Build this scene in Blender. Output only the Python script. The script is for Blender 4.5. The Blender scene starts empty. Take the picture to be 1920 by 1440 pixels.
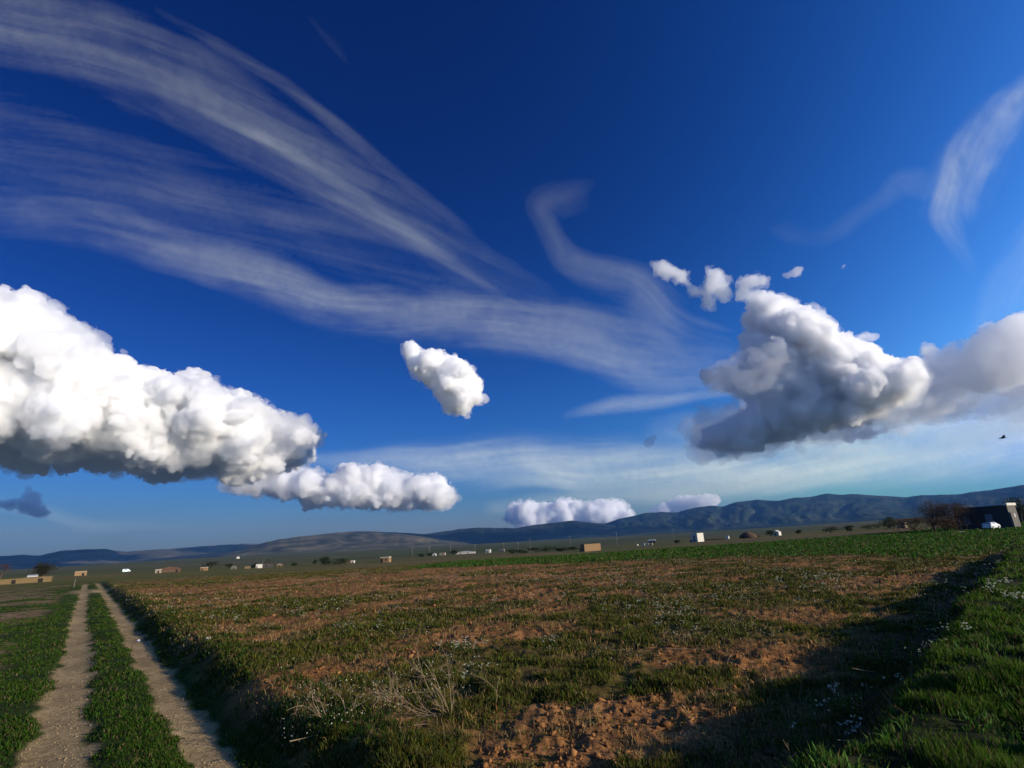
import bpy, bmesh, math, random
import numpy as np
from mathutils import Vector, Matrix

# ------------------------------------------------------------------ camera, sky, sun, exposure
S = bpy.context.scene
COL = S.collection
FPX, PITCH, ROLL, ZC = 1000.0, math.radians(16.7), math.radians(3.2), 2.2
SUN_AZ, SUN_EL = math.radians(114), math.radians(14)

cF = np.array([0, math.cos(PITCH), math.sin(PITCH)])
cR0 = np.array([1.0, 0, 0]); cU0 = np.array([0, -math.sin(PITCH), math.cos(PITCH)])
cU = cU0 * math.cos(ROLL) + cR0 * math.sin(ROLL)
cR = cR0 * math.cos(ROLL) - cU0 * math.sin(ROLL)

cam_data = bpy.data.cameras.new('camera')
cam = bpy.data.objects.new('camera', cam_data); COL.objects.link(cam)
cam_data.sensor_width = 36.0
cam_data.lens = FPX / 1920.0 * 36.0
cam_data.clip_start = 0.05
cam_data.clip_end = 300000.0
mw = Matrix.Identity(4)
for i in range(3):
    mw[i][0] = cR[i]; mw[i][1] = cU[i]; mw[i][2] = -cF[i]
mw[2][3] = ZC
cam.matrix_world = mw
S.camera = cam

world = bpy.data.worlds.new('World'); S.world = world
world.use_nodes = True
wn = world.node_tree.nodes; wl = world.node_tree.links
bg = wn['Background']
sky = wn.new('ShaderNodeTexSky'); sky.sky_type = 'NISHITA'; sky.sun_disc = False
sky.sun_elevation = SUN_EL; sky.sun_rotation = SUN_AZ
sky.altitude = 1500; sky.air_density = 1.0; sky.dust_density = 0.3; sky.ozone_density = 6.0
# the phone's strong contrast and saturation, as a curve per channel on the clear sky's own colour, and the duller air at the horizon
def wmath(op, a, b):
    n = wn.new('ShaderNodeMath'); n.operation = op
    for k, v in enumerate((a, b)):
        if isinstance(v, (int, float)): n.inputs[k].default_value = v
        elif v is not None: wl.new(v, n.inputs[k])
    return n.outputs[0]
SKY_STRENGTH = 0.06
sep = wn.new('ShaderNodeSeparateColor'); comb = wn.new('ShaderNodeCombineColor'); wl.new(sky.outputs[0], sep.inputs[0])
tcw = wn.new('ShaderNodeTexCoord'); sxyz = wn.new('ShaderNodeSeparateXYZ'); wl.new(tcw.outputs['Generated'], sxyz.inputs[0])
dsun = wn.new('ShaderNodeVectorMath'); dsun.operation = 'DOT_PRODUCT'; wl.new(tcw.outputs['Generated'], dsun.inputs[0])
dsun.inputs[1].default_value = (math.sin(SUN_AZ) * math.cos(SUN_EL), math.cos(SUN_AZ) * math.cos(SUN_EL), math.sin(SUN_EL))
low = wmath('EXPONENT', wmath('MULTIPLY', wmath('MAXIMUM', sxyz.outputs[2], 0.0), -1 / 0.10), None)
for ch, (c0, g, kh, ks) in enumerate(((6.90, 3.007, -2.5, 2.238), (3.541, 2.178, -1.85, 1.614), (2.271, 1.765, -1.6, 1.11))):
    v = wmath('POWER', wmath('MULTIPLY', sep.outputs[ch], SKY_STRENGTH), g)
    v = wmath('MULTIPLY', v, math.exp(c0) * 0.84 / SKY_STRENGTH)
    v = wmath('MULTIPLY', v, wmath('EXPONENT', wmath('MULTIPLY', low, kh), None))
    v = wmath('MULTIPLY', v, wmath('EXPONENT', wmath('MULTIPLY', dsun.outputs['Value'], ks), None))
    wl.new(wmath('MINIMUM', v, (.13, .34, .80)[ch] / SKY_STRENGTH), comb.inputs[ch])
wl.new(comb.outputs[0], bg.inputs[0])
bg.inputs[1].default_value = SKY_STRENGTH

sd = bpy.data.lights.new('sun', 'SUN'); sd.energy = 5.0; sd.angle = math.radians(0.5); sd.color = (1.0, 0.885, 0.71)
sun = bpy.data.objects.new('sun', sd); COL.objects.link(sun)
SUN_DIR = np.array([math.sin(SUN_AZ) * math.cos(SUN_EL), math.cos(SUN_AZ) * math.cos(SUN_EL), math.sin(SUN_EL)])
sun.rotation_euler = Vector(SUN_DIR).to_track_quat('Z', 'Y').to_euler()
sun.location = (40, -20, 60)

S.view_settings.view_transform = 'Standard'; S.view_settings.look = 'None'
S.view_settings.exposure = 0.25; S.view_settings.gamma = 1.0
S.render.engine = 'CYCLES'
cy = S.cycles
cy.use_denoising = True
cy.max_bounces = 40; cy.diffuse_bounces = 3; cy.glossy_bounces = 2; cy.transmission_bounces = 4
cy.volume_bounces = 36; cy.transparent_max_bounces = 24
cy.caustics_reflective = False; cy.caustics_refractive = False

# ------------------------------------------------------------------ helpers
RNG = np.random.default_rng(7)

def rays(px, py):
    px = np.asarray(px, float); py = np.asarray(py, float)
    return (cF * FPX) + (px[..., None] - 960) * cR + (720 - py[..., None]) * cU

def at(px, py, dist):
    """world point on the line of sight of a traced photo point, at a horizontal distance"""
    d = rays(px, py); h = np.hypot(d[..., 0], d[..., 1])
    return d * (np.asarray(dist) / h)[..., None] + np.array([0, 0, ZC])

def tag(o, label=None, cat=None, group=None, kind=None):
    if label: o['label'] = label
    if cat: o['category'] = cat
    if group: o['group'] = group
    if kind: o['kind'] = kind
    return o

def mesh_obj(name, V, F, mat=None, parent=None, smooth=False, attrs=None):
    """V (n,3); F list of faces or an int array (m,k)"""
    me = bpy.data.meshes.new(name)
    V = np.asarray(V, np.float32)
    if isinstance(F, np.ndarray):
        m, k = F.shape
        me.vertices.add(len(V)); me.vertices.foreach_set('co', V.ravel())
        me.loops.add(m * k); me.loops.foreach_set('vertex_index', F.astype(np.int32).ravel())
        me.polygons.add(m)
        me.polygons.foreach_set('loop_start', np.arange(0, m * k, k, dtype=np.int32))
        me.polygons.foreach_set('loop_total', np.full(m, k, np.int32))
        me.update(calc_edges=True); me.validate()
    else:
        me.from_pydata(V.tolist(), [], F); me.update()
    if smooth: me.polygons.foreach_set('use_smooth', np.ones(len(me.polygons), bool))
    for an, av in (attrs or {}).items():
        av = np.asarray(av, np.float32)
        if av.ndim == 1:
            a = me.attributes.new(an, 'FLOAT', 'POINT'); a.data.foreach_set('value', av)
        else:
            a = me.attributes.new(an, 'FLOAT_COLOR', 'POINT')
            c = np.ones((len(av), 4), np.float32); c[:, :3] = av; a.data.foreach_set('color', c.ravel())
    if mat: me.materials.append(mat)
    o = bpy.data.objects.new(name, me); COL.objects.link(o)
    if parent: o.parent = parent
    return o

def empty(name, loc, rz=0.0):
    o = bpy.data.objects.new(name, None); COL.objects.link(o)
    o.location = loc; o.rotation_euler = (0, 0, rz); o.empty_display_size = 0.3
    return o

_P = np.random.default_rng(11).random((64, 64, 64)).astype(np.float32)
def vnoise3(p):
    """value noise in 0..1, smooth, tiling at 64"""
    p = np.asarray(p, np.float32)
    i = np.floor(p).astype(np.int32); f = p - i; f = f * f * f * (f * (f * 6 - 15) + 10)
    i &= 63; j = (i + 1) & 63
    x0, y0, z0 = i[..., 0], i[..., 1], i[..., 2]; x1, y1, z1 = j[..., 0], j[..., 1], j[..., 2]
    fx, fy, fz = f[..., 0], f[..., 1], f[..., 2]
    a = _P[x0, y0, z0] * (1 - fx) + _P[x1, y0, z0] * fx
    b = _P[x0, y1, z0] * (1 - fx) + _P[x1, y1, z0] * fx
    c = _P[x0, y0, z1] * (1 - fx) + _P[x1, y0, z1] * fx
    d = _P[x0, y1, z1] * (1 - fx) + _P[x1, y1, z1] * fx
    return (a * (1 - fy) + b * fy) * (1 - fz) + (c * (1 - fy) + d * fy) * fz

def fbm(p, octaves=4, gain=0.5, lac=2.03, billow=False):
    s = 0; a = 1.0; t = 0; p = np.asarray(p, np.float32)
    for k in range(octaves):
        n = vnoise3(p + 17.3 * k)
        if billow: n = np.abs(2 * n - 1)
        s = s + a * n; t += a; a *= gain; p = p * lac
    return s / t

def fbm2(x, y, octaves=4, seed=0.0, **k):
    x = np.asarray(x, float); y = np.asarray(y, float)
    return fbm(np.stack([x, y, np.full_like(x, seed + 0.37)], -1), octaves, **k)

def sstep(a, b, x):
    t = np.clip((np.asarray(x, float) - a) / (b - a), 0, 1); return t * t * (3 - 2 * t)

def new_mat(name):
    m = bpy.data.materials.new(name); m.use_nodes = True
    return m, m.node_tree.nodes, m.node_tree.links

def surf_mat(name, color, rough=0.85, var=0.25, scale=3.0, spec=0.2, bump=0.0):
    """plain painted or earthen surface with a little mottling"""
    m, n, l = new_mat(name); b = n['Principled BSDF']
    tc = n.new('ShaderNodeTexCoord'); nz = n.new('ShaderNodeTexNoise'); nz.inputs['Scale'].default_value = scale
    nz.inputs['Detail'].default_value = 6; nz.inputs['Roughness'].default_value = 0.65
    mx = n.new('ShaderNodeMix'); mx.data_type = 'RGBA'
    lo = [c * (1 - var) for c in color]; hi = [min(1, c * (1 + var)) for c in color]
    mx.inputs[6].default_value = (*lo, 1); mx.inputs[7].default_value = (*hi, 1)
    l.new(tc.outputs['Object'], nz.inputs['Vector']); l.new(nz.outputs[0], mx.inputs[0]); l.new(mx.outputs[2], b.inputs['Base Color'])
    b.inputs['Roughness'].default_value = rough; b.inputs['Specular IOR Level'].default_value = spec
    if bump:
        bp = n.new('ShaderNodeBump'); bp.inputs['Strength'].default_value = bump; bp.inputs['Distance'].default_value = 0.05
        l.new(nz.outputs[0], bp.inputs['Height']); l.new(bp.outputs[0], b.inputs['Normal'])
    return m

# ------------------------------------------------------------------ cumulus clouds: real volumes of even density
def surface_nets(sdf):
    """closed quad surface of a signed distance grid (negative inside)"""
    ins = sdf < 0
    nx, ny, nz = sdf.shape
    def c(a, dx, dy, dz): return a[dx:nx - 1 + dx, dy:ny - 1 + dy, dz:nz - 1 + dz]
    offs = [(x, y, z) for x in (0, 1) for y in (0, 1) for z in (0, 1)]
    cnt = sum(c(ins, *o).astype(np.int8) for o in offs)
    act = (cnt > 0) & (cnt < 8)
    idx = np.full(act.shape, -1, np.int64); ii = np.argwhere(act); idx[act] = np.arange(len(ii))
    vals = np.stack([sdf[ii[:, 0] + o[0], ii[:, 1] + o[1], ii[:, 2] + o[2]] for o in offs], 1)
    O = np.array(offs, float); acc = np.zeros((len(ii), 3)); n = np.zeros(len(ii))
    for a in range(8):
        for b in range(a + 1, 8):
            if np.abs(O[a] - O[b]).sum() != 1: continue
            va, vb = vals[:, a], vals[:, b]; m = (va < 0) != (vb < 0)
            t = np.where(m, va / np.where(m, va - vb, 1), 0)
            acc += np.where(m[:, None], O[a] + t[:, None] * (O[b] - O[a]), 0); n += m
    V = ii + acc / n[:, None]
    F = []
    for ax in range(3):
        s0 = [slice(1, -1)] * 3; s1 = [slice(1, -1)] * 3
        s0[ax] = slice(0, -1); s1[ax] = slice(1, None)
        A = ins[tuple(s0)]; B = ins[tuple(s1)]
        e = np.argwhere(A != B); off = np.array([1, 1, 1]); off[ax] = 0
        e = e + off
        flip = ins[e[:, 0], e[:, 1], e[:, 2]]
        u, w = [(1, 2), (2, 0), (0, 1)][ax]
        q = []
        for (du, dw) in ((-1, -1), (0, -1), (0, 0), (-1, 0)):
            k = e.copy(); k[:, u] += du; k[:, w] += dw
            q.append(idx[k[:, 0], k[:, 1], k[:, 2]])
        q = np.stack(q, 1); q[~flip] = q[~flip][:, ::-1]
        F.append(q)
    return V, np.concatenate(F)

def poly_dist(pts, poly):
    """signed distance of pixel points to a polygon, positive inside"""
    P = np.asarray(poly, float); Q = np.roll(P, -1, 0)
    best = np.full(len(pts), 1e9); inside = np.zeros(len(pts), bool)
    for a, b in zip(P, Q):
        ab = b - a; t = np.clip(((pts - a) @ ab) / (ab @ ab + 1e-9), 0, 1)
        best = np.minimum(best, np.hypot(*(pts - a - t[:, None] * ab).T))
        cr = (a[1] > pts[:, 1]) != (b[1] > pts[:, 1])
        xi = a[0] + (pts[:, 1] - a[1]) / (b[1] - a[1] + 1e-9) * (b[0] - a[0])
        inside ^= cr & (pts[:, 0] < xi)
    return np.where(inside, best, -best)

def cloud_mat(name, density, g=0.0):
    m, n, l = new_mat(name)
    n.remove(n['Principled BSDF'])
    v = n.new('ShaderNodeVolumeScatter'); v.inputs['Color'].default_value = (1, 1, 1, 1)
    v.inputs['Density'].default_value = density; v.inputs['Anisotropy'].default_value = g
    l.new(v.outputs[0], n['Material Output'].inputs['Volume'])
    if hasattr(m, 'volume_sampling'): m.volume_sampling = 'DISTANCE'
    try: m.cycles.homogeneous_volume = True
    except Exception: pass
    return m

def cumulus(label, poly, D0, H, thick, px_vox, mfp, seed, rmax=60, n=260, kids=6, rough=0.35, group=None, wisp=0.0, parent=None, recede=.6, fringe=0, inset=0.0, g=0.0):
    """heap of billows filling a traced outline; flat base at height H"""
    rg = np.random.default_rng(seed)
    P = np.asarray(poly, float); lo, hi = P.min(0), P.max(0)
    pts = rg.uniform(lo, hi, (60000, 2)); d = poly_dist(pts, P) - inset; k = d > 2.0; pts, d = pts[k], d[k]
    # big billows first, then ever smaller ones along the outline
    C = []
    order = np.argsort(-d * rg.uniform(0.5, 1.0, len(d)))
    taken = np.zeros((0, 3))
    for i in order:
        r = min(d[i] * 0.97, rmax * rg.uniform(0.6, 1.0))
        if len(taken):
            dd = np.hypot(taken[:, 0] - pts[i, 0], taken[:, 1] - pts[i, 1])
            if (dd < 0.55 * np.maximum(taken[:, 2], r) ).any() and not (r < 0.5 * taken[np.argmin(dd), 2] and dd.min() > 0.75 * taken[np.argmin(dd), 2]):
                continue
        taken = np.vstack([taken, [pts[i, 0], pts[i, 1], r]])
        if len(taken) >= n: break
    d3 = rays(taken[:, 0], taken[:, 1]); hh = np.hypot(d3[:, 0], d3[:, 1]); te = d3[:, 2] / hh
    D = D0 + recede * (np.maximum(D0, np.minimum(H / np.maximum(te, 1e-3), D0 * 1.9)) - D0) if H else np.full(len(te), D0)
    t = D / hh; r = taken[:, 2] * t
    lens = np.sqrt(np.clip(1 - (1 - np.minimum(taken[:, 2] / rmax, 1)) ** 2, 0, 1))
    D = D + rg.uniform(-0.3, 1.0, len(D)) * thick * lens
    t = D / hh; cen = d3 * t[:, None]; r = taken[:, 2] * t
    # extra billows deeper in, so the heap is as deep as it looks
    deep = []
    for i in np.nonzero(taken[:, 2] > 0.3 * rmax)[0]:
        for q in range(2):
            deep.append(np.r_[cen[i] + d3[i] / hh[i] * thick * rg.uniform(0.1, 1.0) * [1, 1, 0] + rg.normal(0, 0.25, 3) * r[i], r[i] * rg.uniform(.7, 1.0)])
    sph = np.c_[cen, r]
    if deep: sph = np.vstack([sph, deep])
    lvl = sph
    for gen in range(2):
        kid = []
        for s in lvl:
            nk = kids if gen == 0 else 4
            v = rg.normal(0, 1, (nk, 3)); v[:, 2] = v[:, 2] * 0.8 + 0.25; v -= 0.5 * s[:3] / np.linalg.norm(s[:3])
            v /= np.linalg.norm(v, axis=1)[:, None]
            rk = s[3] * rg.uniform(0.28, 0.5, nk)
            kid.append(np.c_[s[:3] + v * (s[3] - rk * 0.45)[:, None], rk])
        lvl = np.vstack(kid); sph = np.vstack([sph, lvl])
    mid = d3.mean(0); az = math.atan2(mid[0], mid[1])
    ex = np.array([math.cos(az), -math.sin(az), 0]); ey = np.array([math.sin(az), math.cos(az), 0])
    L = np.c_[sph[:, :3] @ ex, sph[:, :3] @ ey, sph[:, 2]]; R_ = sph[:, 3]
    vox = px_vox * D.min() / hh.mean()
    R_ = np.maximum(R_, vox * 0.9)
    pad = 8 * vox
    a = (L - R_[:, None]).min(0) - pad; b = (L + R_[:, None]).max(0) + pad
    dim = np.ceil((b - a) / vox).astype(int) + 1
    while dim.prod() > 20_000_000:
        vox *= 1.15; dim = np.ceil((b - a) / vox).astype(int) + 1
    sdf = np.full(dim, 1e4, np.float32)
    for c_, r_ in zip(L, R_):
        e = r_ + 9 * vox
        i0 = np.maximum(np.floor((c_ - e - a) / vox).astype(int), 0); i1 = np.minimum(np.ceil((c_ + e - a) / vox).astype(int) + 1, dim)
        if (i1 <= i0).any(): continue
        gx = a[0] + vox * np.arange(i0[0], i1[0]) - c_[0]; gy = a[1] + vox * np.arange(i0[1], i1[1]) - c_[1]; gz = a[2] + vox * np.arange(i0[2], i1[2]) - c_[2]
        q = np.sqrt(gx[:, None, None] ** 2 + gy[None, :, None] ** 2 + gz[None, None, :] ** 2) - r_
        sl = sdf[i0[0]:i1[0], i0[1]:i1[1], i0[2]:i1[2]]; np.minimum(sl, q, out=sl)
    near = np.argwhere(np.abs(sdf) < 9 * vox)
    pos = near * vox
    nb = fbm(pos / (vox * 20) + seed * 3.1, 5, billow=True, gain=0.66)
    nf = fbm(pos / (vox * 38) + seed * 1.7, 2)
    val = sdf[near[:, 0], near[:, 1], near[:, 2]] - (nb - 0.30) * min(vox * 24, 1.2 * r.max()) + (nf - 0.5) * min(vox * 12, r.max() * .8)
    fr = sdf[near[:, 0], near[:, 1], near[:, 2]] - 2.5 * vox + (fbm(pos / (vox * 13) + seed * 5.3, 5, gain=.62) - .5) * vox * 34
    sdf_f = sdf.copy() if fringe else None
    if fringe: sdf_f[near[:, 0], near[:, 1], near[:, 2]] = fr
    if wisp: val = val + (fbm(pos / (vox * 14) + seed, 3) - 0.5) * min(vox * 30 * wisp, 1.3 * r.max())
    sdf[near[:, 0], near[:, 1], near[:, 2]] = val
    for ax in range(3):
        sl = [slice(None)] * 3
        for e in (0, -1):
            sl[ax] = e; sdf[tuple(sl)] = 1e3
            if fringe: sdf_f[tuple(sl)] = 1e3
    V, F = surface_nets(sdf)
    V = a + V * vox
    W = V[:, :1] * ex + V[:, 1:2] * ey + np.c_[np.zeros(len(V)), np.zeros(len(V)), V[:, 2]] + np.array([0, 0, ZC])
    ctr = np.r_[W[:, :2].mean(0), W[:, 2].min()]
    o = mesh_obj('cumulus_cloud', W - ctr, F, cloud_mat('cloud_vapour', 1.0 / (mfp * vox), g), smooth=True)
    o.location = ctr
    if parent:
        o.name = 'cloud_skirt'; o.parent = parent; o.location = ctr - np.array(parent.location); return o
    tag(o, label, 'cloud', group)
    if fringe:
        V2, F2 = surface_nets(sdf_f); V2 = a + V2 * vox
        W2 = V2[:, :1] * ex + V2[:, 1:2] * ey + np.c_[np.zeros(len(V2)), np.zeros(len(V2)), V2[:, 2]] + np.array([0, 0, ZC])
        mesh_obj('cloud_fringe', W2 - ctr, F2, cloud_mat('thin_vapour', 1.0 / (fringe * vox), g), o, smooth=True)
    print('cloud', label[:30], dim, len(F), 'vox', round(vox, 1), flush=True)
    return o

cumulus('huge white cumulus with a flat grey underside above the far end of the dirt track',
        [(-260, 560), (-120, 520), (-30, 545), (20, 560), (60, 565), (100, 572), (122, 600), (170, 635), (196, 665), (245, 690), (290, 706), (370, 706), (420, 730), (470, 745), (520, 775), (580, 790), (612, 826), (596, 838), (590, 852), (560, 864), (480, 870), (400, 877), (300, 878), (150, 864), (0, 842), (-150, 824), (-300, 805)],
        4600, 1000, 900, 2.0, 1.9, 1, rmax=75, n=420, recede=.92, fringe=13, inset=8, g=.3)
cumulus('long low cumulus hanging under the tip of the huge cloud, lumpy top',
        [(395, 903), (440, 884), (520, 878), (580, 880), (620, 896), (640, 880), (680, 876), (720, 882), (750, 892), (790, 892), (830, 898), (862, 935), (850, 948), (780, 952), (690, 948), (600, 938), (500, 922), (430, 914)],
        9000, 830, 500, 1.7, 2.6, 2, rmax=30, n=340, fringe=14, inset=3, g=.3)
cumulus('small comma shaped white cloud alone in the blue sky',
        [(757, 650), (772, 646), (790, 660), (820, 664), (850, 670), (880, 690), (898, 720), (895, 745), (880, 762), (878, 775), (850, 772), (828, 760), (822, 735), (812, 715), (790, 700), (770, 680)],
        4500, 0, 200, 1.6, 3, 3, rmax=32, n=300, fringe=14, inset=3)
cumulus('tiny scrap of cloud just right of the comma shaped cloud',
        [(898, 745), (906, 738), (916, 748), (908, 756)], 4500, 0, 20, 1.3, 14, 4, rmax=8, n=16, wisp=.4)
cumulus('ragged chain of small bright cloud puffs trailing left from the tall cumulus peak',
        [(1224, 492), (1240, 488), (1262, 502), (1282, 510), (1300, 535), (1322, 545), (1328, 520), (1325, 508), (1345, 508), (1360, 520), (1372, 548), (1360, 558), (1340, 555), (1335, 575), (1322, 572), (1318, 552), (1298, 548), (1280, 528), (1262, 514), (1236, 515)],
        5200, 0, 60, 1.3, 13, 5, rmax=11, n=260, wisp=0.7, fringe=26, g=.5)
cumulus('small slanting cloud scrap close above the tall cumulus peak',
        [(1384, 540), (1390, 525), (1415, 517), (1436, 518), (1434, 528), (1405, 538), (1396, 556), (1380, 566)],
        5200, 0, 50, 1.3, 14, 6, rmax=10, n=90, wisp=0.7, fringe=26, g=.5)
tall = cumulus('tall cumulus with a bright jagged right edge and a dark grey base',
        [(1400, 558), (1420, 552), (1450, 556), (1480, 560), (1492, 585), (1510, 582), (1535, 590), (1560, 620), (1600, 640), (1640, 665), (1670, 685), (1720, 684), (1728, 702), (1712, 740), (1690, 752), (1600, 782), (1500, 808), (1400, 835), (1320, 842), (1302, 834), (1330, 808), (1380, 790), (1420, 765), (1400, 735), (1310, 712), (1320, 700), (1380, 690), (1400, 650), (1385, 632), (1410, 615), (1412, 590)],
        5000, 820, 320, 2.0, 2.1, 7, rmax=46, n=460, fringe=12, inset=2, g=.62)
bank_cloud = cumulus('cloud bank at the right with a sunlit white crest over grey, above the house',
        [(1712, 740), (1730, 690), (1735, 655), (1748, 650), (1755, 672), (1775, 660), (1790, 650), (1798, 668), (1812, 655), (1830, 630), (1860, 612), (1890, 600), (1905, 596), (1930, 600), (1960, 605), (1990, 640), (1980, 670), (1950, 690), (1900, 715), (1800, 735)],
        6000, 900, 70, 1.7, 7, 8, rmax=24, n=520, fringe=14, inset=1, g=.75)
cumulus('little pair of white puffs below the dark base of the tall cumulus',
        [(1560, 838), (1585, 815), (1590, 798), (1600, 800), (1604, 812), (1625, 803), (1640, 806), (1665, 800), (1660, 812), (1620, 824)],
        7000, 0, 60, 1.6, 9, 9, rmax=11, n=60, wisp=.3)
cumulus('pale row of distant cumulus heads peeping over the dark hills',
        [(945, 975), (960, 950), (990, 945), (1030, 948), (1060, 943), (1085, 944), (1092, 965), (1100, 950), (1130, 942), (1160, 945), (1180, 962), (1195, 975), (1150, 985), (1000, 986)],
        15000, 0, 500, 1.5, 4, 10, rmax=16, n=110, fringe=14)
cumulus('faint distant cloud heads just above the crest of the right hills',
        [(1170, 968), (1215, 962), (1235, 950), (1260, 938), (1290, 928), (1305, 934), (1340, 930), (1355, 936), (1330, 952), (1250, 968)],
        16000, 0, 300, 1.6, 10, 11, rmax=12, n=80, wisp=0.1)
cumulus('small dull grey cloud low over the left end of the plain',
        [(-30, 930), (10, 935), (40, 930), (52, 920), (70, 928), (75, 945), (100, 965), (60, 968), (20, 950), (-30, 945)],
        8000, 0, 200, 1.8, 12, 12, rmax=14, n=70, wisp=.3)
for lab, po in (('wispy white scrap right of the slanting cloud scrap', [(1462, 516), (1480, 510), (1492, 498), (1508, 500), (1500, 514), (1478, 522)]),
                ('tiniest white wisp high right of the tall cumulus', [(1574, 502), (1582, 493), (1588, 497), (1580, 505)]),
                ('small white wisp over the right shoulder of the tall cumulus', [(1600, 638), (1622, 625), (1650, 628), (1640, 637)]),
                ('torn grey scrap of cloud left of the dark cumulus base', [(1208, 834), (1214, 820), (1230, 816), (1226, 830), (1214, 840)])):
    cumulus(lab, po, 5200, 0, 30, 1.3, 20, sum(map(ord, lab)) % 97, rmax=7, n=40, wisp=0.45)

# thin ragged vapour hanging from the two right clouds
cumulus('', [(1270, 800), (1330, 770), (1400, 745), (1480, 760), (1600, 740), (1700, 735), (1800, 725), (1830, 735), (1760, 765), (1650, 800), (1500, 835), (1400, 850), (1300, 845)], 5600, 0, 500, 3.0, 30, 31, rmax=34, n=90, wisp=.5, parent=tall)
cumulus('', [(1300, 720), (1340, 690), (1400, 650), (1470, 640), (1500, 690), (1470, 740), (1400, 730), (1340, 735)], 4700, 0, 200, 3.0, 30, 32, rmax=30, n=60, wisp=.5, parent=tall)
cumulus('', [(1720, 740), (1800, 700), (1900, 680), (2050, 650), (2150, 660), (2150, 740), (1980, 750), (1900, 770), (1800, 775), (1700, 790), (1640, 800)], 6800, 0, 500, 3.0, 34, 33, rmax=34, n=90, wisp=.5, parent=bank_cloud)

# ------------------------------------------------------------------ cirrus: thin ice cloud sheets at great height
def cirrus_mat():
    m, n, l = new_mat('ice_cloud')
    n.remove(n['Principled BSDF'])
    at_ = n.new('ShaderNodeAttribute'); at_.attribute_name = 'ice'
    tr = n.new('ShaderNodeBsdfTransparent'); d = n.new('ShaderNodeBsdfDiffuse'); t = n.new('ShaderNodeBsdfTranslucent')
    d.inputs[0].default_value = (.80, .95, 1, 1); t.inputs[0].default_value = (.80, .95, 1, 1)
    ad = n.new('ShaderNodeMixShader'); ad.inputs[0].default_value = 0.12
    mx = n.new('ShaderNodeMixShader')
    # ice crystals scatter to all sides: no sheet-like falloff
    nv = n.new('ShaderNodeCombineXYZ')
    for k, c in enumerate(np.array([SUN_DIR[0], SUN_DIR[1], 0]) * .55 + np.array([0, 0, .83])): nv.inputs[k].default_value = float(c)
    l.new(nv.outputs[0], d.inputs['Normal'])
    l.new(d.outputs[0], ad.inputs[1]); l.new(t.outputs[0], ad.inputs[2])
    l.new(at_.outputs['Fac'], mx.inputs[0]); l.new(tr.outputs[0], mx.inputs[1]); l.new(ad.outputs[0], mx.inputs[2])
    l.new(mx.outputs[0], n['Material Output'].inputs['Surface'])
    return m
CIRRUS = cirrus_mat()

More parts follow.
